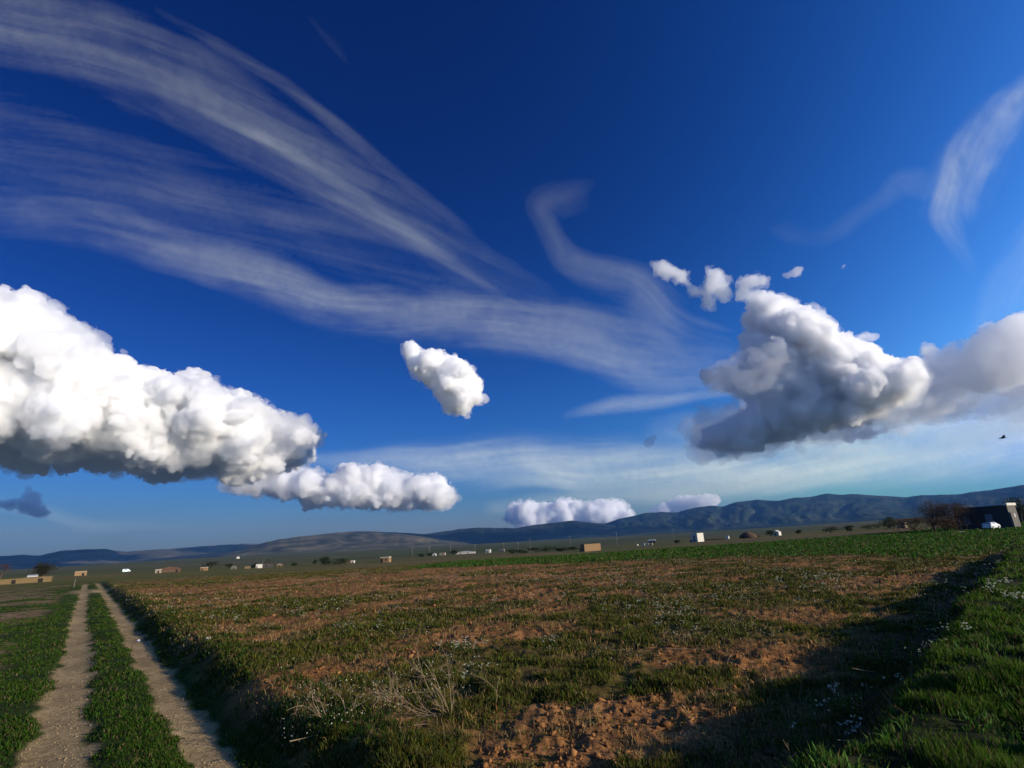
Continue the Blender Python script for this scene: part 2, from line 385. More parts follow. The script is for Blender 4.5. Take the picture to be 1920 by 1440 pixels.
def streak(label, pts, alt, fibre=1.0, seed=0, step=4.0, tex=0.6, frag=0.4, gain=.52, warp=56):
    """pts: (px, py, half width px, density) along the streak; a sheet of fibres at height alt"""
    A = np.asarray(pts, float)
    # smooth, dense centre line
    t = np.arange(len(A)); tt = np.linspace(0, len(A) - 1, 40 * len(A))
    def cr(c):
        c = np.r_[2 * c[0] - c[1], c, 2 * c[-1] - c[-2]]; i = np.minimum(tt.astype(int), len(A) - 2); u = tt - i
        p0, p1, p2, p3 = c[i], c[i + 1], c[i + 2], c[i + 3]
        return 0.5 * (2 * p1 + (p2 - p0) * u + (2 * p0 - 5 * p1 + 4 * p2 - p3) * u ** 2 + (3 * p1 - p0 - 3 * p2 + p3) * u ** 3)
    cx, cy_, cw, ca = [cr(A[:, k]) for k in range(4)]; cw = np.maximum(cw, 3); ca = np.maximum(ca, 0)
    cs = np.r_[0, np.cumsum(np.hypot(np.diff(cx), np.diff(cy_)))]
    tx, ty = np.gradient(cx), np.gradient(cy_); tl = np.hypot(tx, ty) + 1e-9; tx /= tl; ty /= tl
    m = cw.max() * 2.4
    gx = np.arange(cx.min() - m, cx.max() + m, step); gy = np.arange(cy_.min() - m, cy_.max() + m, step)
    X, Y = np.meshgrid(gx, gy); sh = X.shape
    x = X.ravel(); y = Y.ravel()
    wx = (fbm2(x / 190, y / 190, 2, seed) - .5) * warp; wy = (fbm2(x / 190, y / 190, 2, seed + 5) - .5) * warp
    xs = x + wx; ys = y + wy
    best = np.full(len(x), 1e9); bi = np.zeros(len(x), int)
    for i in range(0, len(cx), 2):
        d = (xs - cx[i]) ** 2 + (ys - cy_[i]) ** 2; k = d < best; best[k] = d[k]; bi[k] = i
    off = (xs - cx[bi]) * -ty[bi] + (ys - cy_[bi]) * tx[bi]
    al = (xs - cx[bi]) * tx[bi] + (ys - cy_[bi]) * ty[bi]
    s = cs[bi] + al; w = cw[bi]
    q = off / w
    dens = np.exp(-np.abs(q) ** 2 * .9) * np.exp(-(al / (w * 0.8 + 10)) ** 2) * ca[bi]
    # fibres drawn out along the wind, a little askew to the band, torn by finer wisps
    sk = off + s * .10 + 9 * (fbm2(s / 420, off / 120, 2, seed + 11) - .5)
    f1 = fbm2(s / (520 * fibre), sk / 26, 5, seed + 9, gain=0.6, lac=2.4); f2 = fbm2(s / 210, off / 70, 4, seed + 3, gain=.55); f3 = fbm2(x / 10, y / 10, 3, seed + 2)
    f4 = fbm2(s / 260, sk / 6, 4, seed + 6, gain=.6)
    tx_ = (1 - tex) * .8 + tex * (2.1 * sstep(0.36, 0.72, f1) * (1 - frag) + 2.1 * frag * sstep(0.38, 0.70, f2) + .7 * (f4 - .40))
    edge = sstep(.0, .35, np.exp(-np.abs(q) ** 2 * .9) - .75 * (1 - f1) * (1 - f2) * 1.3)
    dens = np.maximum(dens * tx_ * (.35 + .65 * edge) * (0.85 + 0.3 * f3), 0)
    dens = dens * gain
    dens = np.where(dens < 0.012, 0, dens - 0.008)
    d3 = rays(x, y)
    ok = d3[:, 2] > 0.035 * np.linalg.norm(d3, axis=1)
    h = alt * (1 + 0.01 * (fbm2(x / 80, y / 80, 3, seed + 8) - .5))
    W = d3 * (h / np.maximum(d3[:, 2], 1))[:, None]
    idx = np.arange(len(x)).reshape(sh)
    F = np.stack([idx[:-1, :-1], idx[1:, :-1], idx[1:, 1:], idx[:-1, 1:]], -1).reshape(-1, 4)
    F = F[(dens[F].max(1) > 0.0) & ok[F].all(1)]
    use = np.unique(F); re = np.full(len(x), -1); re[use] = np.arange(len(use))
    W = W[use]; c = np.r_[W[:, :2].mean(0), alt]
    o = mesh_obj('cirrus_cloud', W - c, re[F], CIRRUS, smooth=True, attrs={'ice': np.clip(dens[use], 0, .9)})
    o.location = c; tag(o, label, 'cloud')
    return o

streak('broad brushed cirrus band sweeping down from the top left corner',
       [(-160, -60, 100, .3), (0, 25, 85, .42), (200, 95, 85, .42), (400, 195, 75, .36), (600, 320, 62, .33), (780, 430, 55, .28), (930, 525, 45, .2), (1060, 590, 36, .08)], 6000, seed=1, gain=.23, warp=16, tex=.6)
streak('faint wide cirrus veil between the two long bands at the left',
       [(-120, 230, 90, .14), (60, 280, 95, .15), (250, 335, 85, .17), (430, 390, 70, .17), (620, 455, 60, .17), (800, 520, 50, .12), (960, 570, 40, .05)], 6200, seed=2, gain=.28, warp=16, tex=.65)
streak('long cirrus band running under the others to the tall cumulus',
       [(-120, 380, 50, .15), (40, 395, 45, .2), (180, 420, 42, .24), (320, 468, 42, .3), (470, 510, 45, .36), (620, 565, 46, .42), (760, 592, 44, .42), (900, 595, 52, .42), (1040, 625, 62, .42), (1180, 668, 58, .46), (1300, 690, 44, .42), (1400, 690, 34, .25)], 6400, seed=3, frag=.6, gain=.36, warp=18, tex=.6)
streak('curled cirrus wisp with a hooked top in the middle of the sky',
       [(1165, 300, 14, .0), (1120, 335, 24, .07), (1060, 362, 34, .15), (1015, 392, 30, .2), (1025, 430, 28, .2), (1070, 482, 32, .28), (1130, 520, 46, .32), (1200, 552, 56, .4), (1270, 600, 50, .38), (1350, 645, 36, .25)], 6600, seed=4, frag=.7, gain=.19, warp=90, tex=.8)
streak('thin pale cirrus line left of the dark cumulus base',
       [(1080, 778, 10, .12), (1140, 770, 15, .38), (1210, 768, 15, .4), (1290, 755, 11, .36), (1380, 742, 9, .3), (1430, 735, 8, .1)], 6800, seed=5, tex=.4)
streak('wide pale veil of high cloud low over the hills',
       [(560, 862, 14, .1), (700, 868, 24, .26), (850, 872, 34, .42), (1000, 872, 42, .5), (1150, 882, 46, .5), (1320, 886, 50, .5), (1500, 868, 52, .5), (1700, 845, 60, .5), (1900, 815, 70, .5), (2100, 780, 80, .4)], 7000, seed=6, tex=.35, frag=.55, gain=1.0, warp=16)
streak('thin lower edge of the veil close above the right hills',
       [(930, 950, 14, .2), (1080, 935, 18, .3), (1250, 925, 20, .32), (1450, 910, 18, .3), (1700, 895, 20, .28), (2000, 870, 22, .25)], 7200, seed=7, tex=.4, gain=.7, warp=14)
streak('bright upright cirrus plume near the right edge of the sky',
       [(1980, 120, 22, .1), (1925, 180, 24, .26), (1870, 240, 34, .4), (1822, 300, 36, .5), (1800, 350, 36, .52), (1788, 400, 30, .5), (1800, 450, 18, .2), (1815, 500, 16, .04)], 6100, seed=8, tex=.6, frag=.8, gain=.62, warp=70)
streak('dim cirrus smear left of the upright plume',
       [(1455, 440, 18, .06), (1500, 445, 20, .1), (1580, 425, 20, .1), (1650, 385, 22, .1), (1700, 345, 26, .14), (1770, 360, 30, .14), (1760, 425, 10, .15)], 6300, seed=9, frag=.8, warp=60, gain=.22, tex=.9)
streak('pale cirrus streaks crossing the sky right of the tall cumulus',
       [(1560, 790, 16, .1), (1680, 760, 22, .35), (1800, 735, 22, .4), (1920, 700, 26, .4), (2080, 660, 30, .3)], 6500, seed=10, tex=.5, frag=.6, gain=1.0, warp=20)
streak('faint flat smear of cloud low above the left hills',
       [(-60, 955, 12, .1), (80, 968, 16, .14), (220, 985, 12, .12), (350, 992, 8, .04)], 7400, seed=12, tex=.5)
streak('hazy cloud sheet spreading behind the tall cumulus and out of the right edge',
       [(1240, 810, 24, .1), (1400, 815, 40, .36), (1600, 800, 60, .52), (1800, 760, 70, .5), (2000, 720, 85, .5), (2150, 690, 90, .4)], 7600, seed=14, tex=.4, frag=.7, gain=.85, warp=26)
streak('thin bluish haze band fanning up the right edge of the sky',
       [(2010, 330, 60, .2), (1950, 440, 60, .26), (1890, 540, 50, .2), (1850, 620, 40, .1)], 6900, seed=15, tex=.5, gain=.4)
for i, (lab, p, gn) in enumerate((
    ('hair thin cirrus strand along the upper edge of the broad top left band', [(300, 20, 10, .1), (430, 95, 14, .3), (560, 180, 14, .34), (690, 280, 13, .3), (820, 385, 12, .2), (900, 450, 10, .06)], .20),
    ('bright cirrus strand through the heart of the broad top left band', [(330, 180, 9, .1), (430, 225, 12, .36), (540, 285, 13, .4), (650, 352, 12, .34), (760, 425, 11, .22), (850, 480, 9, .08)], .24),
    ('cirrus strand bridging the faint veil and the long lower band', [(560, 330, 9, .08), (660, 385, 11, .3), (760, 440, 12, .34), (870, 505, 11, .28), (980, 575, 10, .15)], .24),
    ('faint cirrus strand high above the middle of the sky', [(565, -10, 16, .05), (600, 40, 18, .2), (640, 95, 16, .12), (670, 140, 14, .03)], .1))):
    streak(lab, p, 6050 + 35 * i, seed=20 + i, gain=gn, warp=18, tex=.6)

# ------------------------------------------------------------------ the land
TN = np.array([.789, .614]); TD = np.array([-.614, .789])          # track: right normal, direction
BD = np.array([math.sin(math.radians(44)), math.cos(math.radians(44))]); BN = np.array([-BD[1], BD[0]])   # grass bank: direction, left normal
E_AZ = np.radians([-180, -52, -41, -33, -25, -14, 7, 17, 24, 30, 34, 40, 52, 180])
E_300 = np.radians([-.6, -.5, -.57, -.75, -.96, -1.06, -1.07, -.80, -.62, -.45, -.3, -.23, -.1, -.4])
E_3K = np.radians([.0, .25, .2, .3, .3, .25, .2, .2, .2, .25, .3, .35, .5, .0])

R_AZ = np.radians([-40, -14, 7, 17, 24, 40]); R_0 = np.array([60., 45, 55, 85, 120, 120])

def ground_px(px, py, z=0.0):
    d = rays(px, py); t = (z - ZC) / d[..., 2]
    return d[..., :2] * t[..., None]

def bank_edge(l):
    return 1.35 + 0.014 * np.clip(l, 0, 40) + 0.46 * (fbm2(l / 2.1, l * 0 + 3, 3, 4.0) - .5) * 2

def terrain(x, y, detail=True):
    x = np.asarray(x, float); y = np.asarray(y, float)
    r = np.hypot(x, y); az = np.arctan2(x, y)
    e3 = np.interp(az, E_AZ, E_300); e30 = np.interp(az, E_AZ, E_3K)
    z300 = ZC + 300 * np.tan(e3)
    z = z300 * sstep(np.interp(az, R_AZ, R_0), 300, r)
    u = np.clip(np.log(np.maximum(r, 300) / 300) / math.log(10), 0, 1)
    far = ZC + r * np.tan(e3 + (e30 - e3) * u ** 0.8)
    z = np.where(r > 300, far, z)
    o = x * TN[0] + y * TN[1]; s = x * TD[0] + y * TD[1]
    l = x * BD[0] + y * BD[1]; t = x * BN[0] + y * BN[1]
    near = 1 - sstep(70, 160, r)
    # soft swells and clods of the fallow field
    z = z + near * 0.16 * (fbm2(x / 5, y / 5, 3, 1.0) - .5)
    cl = fbm2(x / .55, y / .55, 4, 2.0, billow=True)
    rough = near * sstep(1.9, 3.0, o) * sstep(2.0, 2.6, t)
    if detail: z = z + rough * (0.15 * (0.45 - cl) + 0.11 * (fbm2(x / .17, y / .17, 3, 3.0) - .5))
    # the track lies in a trough, with a bank at its right
    wob = 0.25 * (fbm2(s / 4, s * 0, 3, 6.0) - .5)
    tr = (1 - sstep(2.12, 2.85, o + wob)) * (1 - sstep(110, 150, s)) * sstep(-2, 1, s)
    rim = np.exp(-((o + wob - 3.1) / .55) ** 2) * 0.08 * (1 - sstep(60, 110, s))
    left = sstep(-1.0, -4.0, o)
    z = z + rim - tr * (0.29 - 0.06 * left)
    for c, w in ((.03, .45), (1.66, .40)):
        z = z - tr * 0.07 * np.exp(-((o - c) / w) ** 4)
    # grass bank the photograph is taken from
    hb = 0.58 - 0.44 * sstep(30, 62, l)
    edge = bank_edge(l)
    bk = (1 - sstep(edge, edge + .75, t)) * (1 - sstep(55, 75, l)) * sstep(-40, -15, l)
    z = z + bk * (hb - z * 0.7 + 0.42 * (fbm2(x / 1.5, y / 1.5, 3, 8.0) - .5) + 0.16 * (fbm2(x / .4, y / .4, 3, 9.0) - .5))
    return z

# traced patches of the field: (px, py, half width, half height, green +1 / bare soil -1)
PATCH = [(620, 1265, 120, 34, -1.2), (560, 1150, 160, 14, -.35), (930, 1260, 110, 34, 1.3), (1000, 1385, 130, 60, -1.2), (1160, 1360, 110, 60, -1.1), (700, 1350, 150, 26, .7),
         (760, 1410, 170, 30, 1.1), (1010, 1425, 40, 20, .5), (1120, 1230, 130, 30, .8), (850, 1190, 90, 14, -.8), (640, 1190, 110, 20, .9), (1290, 1180, 90, 28, .9), (1390, 1255, 160, 36, -.8), (1560, 1170, 100, 26, -.8),
         (1500, 1120, 120, 14, .7), (380, 1160, 110, 30, .9), (330, 1120, 100, 14, .3), (480, 1100, 240, 14, -1.0), (760, 1100, 240, 14, -.7), (1050, 1110, 200, 14, -.6), (450, 1260, 90, 50, .9), (1240, 1100, 130, 10, .5),
         (850, 1145, 200, 10, .3), (1000, 1160, 120, 16, -.3), (500, 1195, 30, 14, -1.2), (1650, 1110, 90, 16, -.5), (1330, 1330, 70, 40, -.4), (540, 1340, 90, 40, .7)]
_pp = np.array(PATCH, float)
_c = ground_px(_pp[:, 0], _pp[:, 1]); _n = ground_px(_pp[:, 0], _pp[:, 1] + _pp[:, 3]); _f = ground_px(_pp[:, 0], _pp[:, 1] - _pp[:, 3]); _s = ground_px(_pp[:, 0] + _pp[:, 2], _pp[:, 1])
def greenness(x, y):
    """0 bare soil .. 1 weeds, over the fallow field"""
    g = 1.9 * (fbm2(x / 3.4, y / 2.2, 4, 21.0) - .5) + 1.3 * (fbm2(x / .9, y / .9, 3, 22.0) - .5) + 0.10 + .10 * sstep(10, 25, np.hypot(x, y))
    wx = x + .9 * (fbm2(x / 1.3, y / 1.3, 3, 23.) - .5); wy = y + .9 * (fbm2(x / 1.3, y / 1.3, 3, 24.) - .5)
    for k in range(len(_pp)):
        ax = _s[k] - _c[k]; la = np.hypot(*ax); ax = ax / la
        up = (_f[k] - _n[k]) / 2; lu = np.hypot(*up); up = up / lu
        dx, dy = wx - _c[k][0], wy - _c[k][1]
        a = (dx * ax[0] + dy * ax[1]) / la; b = (dx * up[0] + dy * up[1]) / lu
        g = g + _pp[k, 4] * 0.55 * np.exp(-(a * a + b * b))
    return sstep(-.22, .32, g)

CROP = ground_px(np.array([760, 900, 1100, 1300, 1500, 1650, 1760, 1880, 2000, 2100, 2100, 1920, 1760, 1600, 1400, 1200, 1000, 850]),
                 np.array([1066, 1061, 1054, 1048, 1043, 1043, 1050, 1030, 1020, 1010, 968, 977, 992, 1004, 1019, 1030, 1040, 1048]))
def region(x, y):
    """colour of the bare ground and of what grows flat on it"""
    r = np.hypot(x, y); o = x * TN[0] + y * TN[1]; s = x * TD[0] + y * TD[1]; l = x * BD[0] + y * BD[1]; t = x * BN[0] + y * BN[1]
    n1 = fbm2(x / 1.1, y / 1.1, 4, 31.)[..., None]; n2 = fbm2(x / 7, y / 7, 4, 32.)[..., None]; n3 = fbm2(x / .25, y / .25, 3, 33.)[..., None]
    soil = np.array([.265, .118, .038]) * (0.62 + 0.8 * n1) * (0.75 + .5 * n3); soil = soil + np.array([.05, .035, .02]) * sstep(.55, .75, n2)
    weed = np.array([.080, .072, .015]) * (0.55 + 0.9 * n1)
    g = greenness(x, y)[..., None]
    col = soil * (1 - .8 * g) + weed * .8 * g
    # beyond the field: rough pasture with long bands of fallow, stubble and young green
    a1 = fbm2(x / 60, y / 22, 3, 34.)[..., None]; a2 = fbm2(x / 240, y / 90, 4, 35.)[..., None]; a3 = fbm2(x / 14, y / 9, 4, 38.)[..., None]
    past = np.array([.105, .100, .020]) * (.5 + a3) ; fall = np.array([.175, .105, .042]) * (.5 + a3)
    far = past + (fall - past) * sstep(.50, .62, a1) * (1 - .6 * sstep(150, 400, r))[..., None]
    vfar = np.array([.066, .078, .022]) * (.45 + 1.1 * a2); band = sstep(.52, .6, fbm2(x / 500, y / 110, 3, 36.))[..., None]
    vfar = vfar + (np.array([.125, .095, .05]) - vfar) * band * .6
    far = far + (vfar - far) * sstep(220, 600, r)[..., None]
    fr = sstep(85, 125, r + 26 * (fbm2(x / 20, y / 20, 3, 37.) - .5))[..., None]
    col = col + (far - col) * fr
    # dry earth margin right beyond the crop
    marg = (np.exp(-((r - 165) / 35) ** 2) * sstep(-.15, .05, np.arctan2(x, y)))[..., None] * .7
    col = col + (np.array([.125, .075, .038]) * (.5 + a3) - col) * marg
    pd = poly_dist(np.c_[x.ravel(), y.ravel()], CROP).reshape(r.shape)
    cm = sstep(-1.5, 2.5, pd + 6 * (fbm2(x / 4, y / 4, 3, 39.) - .5))[..., None] * (1 - sstep(240, 300, r))[..., None]
    crop = np.array([.028, .084, .004]) * (.55 + .9 * a3) + np.array([.05, .035, .01]) * sstep(.6, .78, fbm2(x / 9, y / 5, 3, 41.))[..., None]
    col = col + (crop - col) * cm
    # verge, middle strip and wheel ruts of the track
    on = ((1 - sstep(1.95, 2.6, o)) * (1 - sstep(100, 135, s)) * sstep(-3, 0, s))[..., None]
    gr = np.array([.030, .048, .006]) * (.5 + n1); dr = np.array([.20, .13, .06]) * (.6 + .8 * n3)
    pq = ground_px(np.array([10., 20., 40.]), np.array([1215., 1165., 1290.]), -.3)
    lp = sum(np.exp(-(((x - a) ** 2 + (y - b) ** 2) / c ** 2)) for (a, b), c in zip(pq, (2.2, 3.0, .8)))
    lm = sstep(.46, .62, .35 * lp +  fbm2(x / 2.6, y / 2.6, 3, 42.) + .10 * sstep(-1.8, -4.5, o))[..., None] * sstep(-1.2, -2.2, o)[..., None]
    col = col + (gr * (1 - lm) + dr * lm - col) * on
    wob = .62 * (fbm2(x / .9, y / .9, 5, 43.) - .5)
    rut = np.maximum(1 - sstep(.27, .42, np.abs(o + wob + .30 * (fbm2(s / 6, s * 0, 2, 44.) - .5) - .03)), 1 - sstep(.22, .38, np.abs(o + wob - 1.66)))
    cross = np.exp(-((s - 80) / 7) ** 4) * np.exp(-((o - .8) / 2.2) ** 4) * sstep(.15, .3, fbm2(x / 3, y / 3, 3, 45.))
    rut = np.maximum(rut * (1 - sstep(118, 128, s)) * sstep(-3, 0, s), cross)[..., None]
    sand = np.array([.36, .25, .115]) * (.72 + .56 * n3) * (.8 + .4 * n1)
    col = col + (sand - col) * rut
    # grass bank; the weedy tint at its foot also paints the bank's shadow darker
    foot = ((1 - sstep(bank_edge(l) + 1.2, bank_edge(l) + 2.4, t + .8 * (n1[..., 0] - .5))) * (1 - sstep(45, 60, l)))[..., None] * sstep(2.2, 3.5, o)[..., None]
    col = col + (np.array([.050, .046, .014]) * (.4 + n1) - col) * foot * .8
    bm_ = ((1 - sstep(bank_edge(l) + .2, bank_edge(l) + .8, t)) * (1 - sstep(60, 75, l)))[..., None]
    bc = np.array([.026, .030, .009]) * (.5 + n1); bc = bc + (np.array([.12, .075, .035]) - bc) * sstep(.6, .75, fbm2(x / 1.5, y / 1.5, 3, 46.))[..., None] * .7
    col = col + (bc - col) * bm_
    return np.clip(col, 0.004, 1), rut[..., 0], bm_[..., 0], cm[..., 0], g[..., 0], on[..., 0], fr[..., 0]

def ground_mat():
    m, n, l = new_mat('earth_and_grass'); b = n['Principled BSDF']
    a = n.new('ShaderNodeAttribute'); a.attribute_name = 'tint'
    ge = n.new('ShaderNodeNewGeometry')
    n1 = n.new('ShaderNodeTexNoise'); n1.inputs['Scale'].default_value = 9; n1.inputs['Detail'].default_value = 8; n1.inputs['Roughness'].default_value = .7
    n2 = n.new('ShaderNodeTexNoise'); n2.inputs['Scale'].default_value = .35; n2.inputs['Detail'].default_value = 8; n2.inputs['Roughness'].default_value = .72
    for k in (n1, n2): l.new(ge.outputs['Position'], k.inputs['Vector'])
    mr = n.new('ShaderNodeMapRange'); mr.inputs[1].default_value = .3; mr.inputs[2].default_value = .7; mr.inputs[3].default_value = .55; mr.inputs[4].default_value = 1.45
    l.new(n1.outputs[0], mr.inputs[0])
    mr2 = n.new('ShaderNodeMapRange'); mr2.inputs[1].default_value = .3; mr2.inputs[2].default_value = .7; mr2.inputs[3].default_value = .6; mr2.inputs[4].default_value = 1.4
    l.new(n2.outputs[0], mr2.inputs[0])
    mu = n.new('ShaderNodeMath'); mu.operation = 'MULTIPLY'; l.new(mr.outputs[0], mu.inputs[0]); l.new(mr2.outputs[0], mu.inputs[1])
    vm = n.new('ShaderNodeVectorMath'); vm.operation = 'SCALE'; l.new(a.outputs['Color'], vm.inputs[0]); l.new(mu.outputs[0], vm.inputs['Scale'])
    l.new(vm.outputs[0], b.inputs['Base Color'])
    b.inputs['Roughness'].default_value = .95; b.inputs['Specular IOR Level'].default_value = .08
    bp = n.new('ShaderNodeBump'); bp.inputs['Strength'].default_value = .8; bp.inputs['Distance'].default_value = .035
    l.new(n1.outputs[0], bp.inputs['Height']); l.new(bp.outputs[0], b.inputs['Normal'])
    return m

def build_ground():
    az = np.radians(np.r_[np.arange(-180, -56, 4.0), np.arange(-56, 56, 0.13), np.arange(56, 180, 4.0)])
    r = [0.6]
    while r[-1] < 12500: r.append(r[-1] * (1.012 if r[-1] < 70 else 1.022 if r[-1] < 600 else 1.04))
    r = np.array(r)
    A, Rr = np.meshgrid(az, r); X = np.sin(A) * Rr; Y = np.cos(A) * Rr
    Z = terrain(X, Y)
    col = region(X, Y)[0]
    V = np.stack([X, Y, Z], -1).reshape(-1, 3); nA = len(az); idx = np.arange(len(V)).reshape(len(r), nA)
    nx = np.roll(idx, -1, 1)
    F = np.stack([idx[:-1], nx[:-1], nx[1:], idx[1:]], -1).reshape(-1, 4)[:, ::-1]
    V = np.vstack([V, [0, 0, float(terrain(np.array([0.0]), np.array([0.0]))[0])]]); col = np.vstack([col.reshape(-1, 3), col.reshape(-1, 3)[:1]])
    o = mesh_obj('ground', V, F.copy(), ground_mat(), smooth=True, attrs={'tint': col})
    # close the small hole under the camera with a fan
    me = o.data
    bm = bmesh.new(); bm.from_mesh(me); bm.verts.ensure_lookup_table()
    c = bm.verts[len(V) - 1]
    for i in range(nA): bm.faces.new((c, bm.verts[(i + 1) % nA], bm.verts[i])).smooth = True
    bm.to_mesh(me); bm.free()
    tag(o, kind='structure')
    return o
build_ground()

# hills: ranges of real relief under the traced crest lines
def hill_mat(name, c1, c2, c3, sc):
    m, n, l = new_mat(name); b = n['Principled BSDF']
    ge = n.new('ShaderNodeNewGeometry')
    nz = n.new('ShaderNodeTexNoise'); nz.inputs['Scale'].default_value = sc; nz.inputs['Detail'].default_value = 9; nz.inputs['Roughness'].default_value = .65
    l.new(ge.outputs['Position'], nz.inputs['Vector'])
    rp = n.new('ShaderNodeValToRGB'); e = rp.color_ramp.elements
    e[0].position = .38; e[0].color = (*c1, 1); e[1].position = .66; e[1].color = (*c3, 1); k = e.new(.52); k.color = (*c2, 1)
    l.new(nz.outputs[0], rp.inputs[0]); l.new(rp.outputs[0], b.inputs['Base Color'])
    b.inputs['Roughness'].default_value = 1; b.inputs['Specular IOR Level'].default_value = 0
    return m

def hills(prof, dist, depth, mat, seed, amp=.7, foot=None):
    P = np.array(prof, float)
    d = rays(P[:, 0], P[:, 1]); paz = np.arctan2(d[:, 0], d[:, 1]); pel = np.arctan2(d[:, 2], np.hypot(d[:, 0], d[:, 1]))
    az = np.arange(paz[0], paz[-1], math.radians(.07)); el = np.interp(az, paz, pel)
    # cornered trace -> softly wavering crest
    k = np.hanning(9); k /= k.sum(); el = np.convolve(np.pad(el, 4, 'edge'), k, 'valid')
    el = el + math.radians(.10) * (fbm2(az * 90, az * 0, 4, seed + 2.0) - .5)
    u = np.linspace(0, 1.35, 90)
    A, Ug = np.meshgrid(az, u); EL = np.broadcast_to(el, A.shape)
    R_ = dist - depth * (1 - Ug)
    base = terrain(np.sin(A) * R_, np.cos(A) * R_, False) - 15
    crest = ZC + dist * np.tan(EL)
    rid = np.abs(2 * fbm2(A * dist / 620 + .7 * fbm2(A * dist / 900, Ug * 2, 2, seed), Ug * 1.3, 4, seed) - 1)
    sh = np.where(Ug <= 1, Ug ** 1.25, 1 - (Ug - 1) ** 1.2 * 1.3)
    cut = amp * (1 - np.clip(Ug, 0, 1)) ** .7 * np.clip(Ug * 4, 0, 1)
    sh = sh * (1 + cut * (2.0 * rid - .7)) + .03 * (fbm2(A * dist / 160, Ug * 9, 4, seed + 7) - .5) * np.clip((1 - Ug) * 6, 0, 1) * np.clip(Ug * 6, 0, 1)
    Z = base + (np.maximum(crest - base, 5)) * np.maximum(sh, -.1)
    V = np.stack([np.sin(A) * R_, np.cos(A) * R_, Z], -1).reshape(-1, 3); idx = np.arange(len(V)).reshape(A.shape)
    F = np.stack([idx[:-1, :-1], idx[:-1, 1:], idx[1:, 1:], idx[1:, :-1]], -1).reshape(-1, 4)
    o = mesh_obj('hills', V, F, mat, smooth=True); tag(o, kind='structure'); return o

H_BLUE = hill_mat('dark_scrub_slope', (.020, .030, .018), (.034, .046, .024), (.060, .066, .036), .0022)
H_OLIVE = hill_mat('olive_slope', (.050, .050, .024), (.105, .092, .050), (.165, .135, .075), .004)
H_SHADED = hill_mat('cloud_shaded_slope', (.028, .030, .022), (.040, .042, .028), (.06, .058, .038), .003)  # scrub slope with a cloud's shadow put into its dark colour
hills([(-260, 1050), (-60, 1042), (0, 1043), (40, 1040), (75, 1042), (110, 1033), (160, 1030), (200, 1029), (215, 1033), (240, 1034), (280, 1031), (330, 1028), (380, 1024), (430, 1021), (480, 1019), (540, 1024), (620, 1036)], 9000, 2200, H_OLIVE, 3)
hills([(180, 1062), (230, 1055), (270, 1050), (320, 1045), (370, 1040), (420, 1034), (470, 1027), (500, 1025), (530, 1030), (580, 1042), (640, 1052)], 7000, 1500, H_SHADED, 5)
hills([(380, 1052), (440, 1034), (480, 1022), (520, 1012), (555, 1007), (590, 1003), (630, 999), (670, 996), (710, 997), (740, 998), (770, 1000), (800, 1002), (840, 1008), (880, 1018), (930, 1030)], 6000, 2200, H_OLIVE, 7, amp=.7)
hills([(740, 1015), (800, 1001), (830, 997), (860, 992), (900, 989), (935, 990), (970, 990), (1000, 984), (1040, 980), (1070, 976), (1100, 979), (1130, 982), (1180, 990), (1240, 1000), (1300, 1010)], 8000, 2600, H_BLUE, 9, amp=.7)
hills([(1060, 1002), (1100, 992), (1130, 983), (1160, 973), (1210, 962), (1240, 960), (1270, 961), (1305, 951), (1325, 949), (1340, 948), (1355, 950), (1380, 941), (1420, 937), (1460, 939), (1490, 933), (1520, 932), (1550, 925), (1575, 928), (1600, 926), (1650, 929), (1700, 932), (1730, 928), (1760, 928), (1800, 926), (1860, 918), (1920, 910), (2000, 900), (2150, 885), (2400, 880)], 9500, 4200, H_BLUE, 12, amp=.8)

# ------------------------------------------------------------------ grass, weeds, flowers, clods
def tint_mat(name, transl=.35, rough=.75):
    m, n, l = new_mat(name); b = n['Principled BSDF']
    a = n.new('ShaderNodeAttribute'); a.attribute_name = 'tint'
    t = n.new('ShaderNodeBsdfTranslucent'); mx = n.new('ShaderNodeMixShader'); mx.inputs[0].default_value = transl
    l.new(a.outputs['Color'], b.inputs['Base Color']); l.new(a.outputs['Color'], t.inputs[0])
    b.inputs['Roughness'].default_value = rough; b.inputs['Specular IOR Level'].default_value = .15
    l.new(b.outputs[0], mx.inputs[1]); l.new(t.outputs[0], mx.inputs[2]); l.new(mx.outputs[0], n['Material Output'].inputs['Surface'])
    return m
BLADE = tint_mat('grass_blade'); DRY = tint_mat('dry_stalk', .1); PETAL = tint_mat('petal', .4)

def scatter(n, r0, r1, a0, a1, pw=1.5):
    k = 1 - pw; u = RNG.random(n)
    r = (r0 ** k + u * (r1 ** k - r0 ** k)) ** (1 / k) if abs(k) > 1e-3 else r0 * (r1 / r0) ** u
    a = np.radians(RNG.uniform(a0, a1, n))
    return np.sin(a) * r, np.cos(a) * r

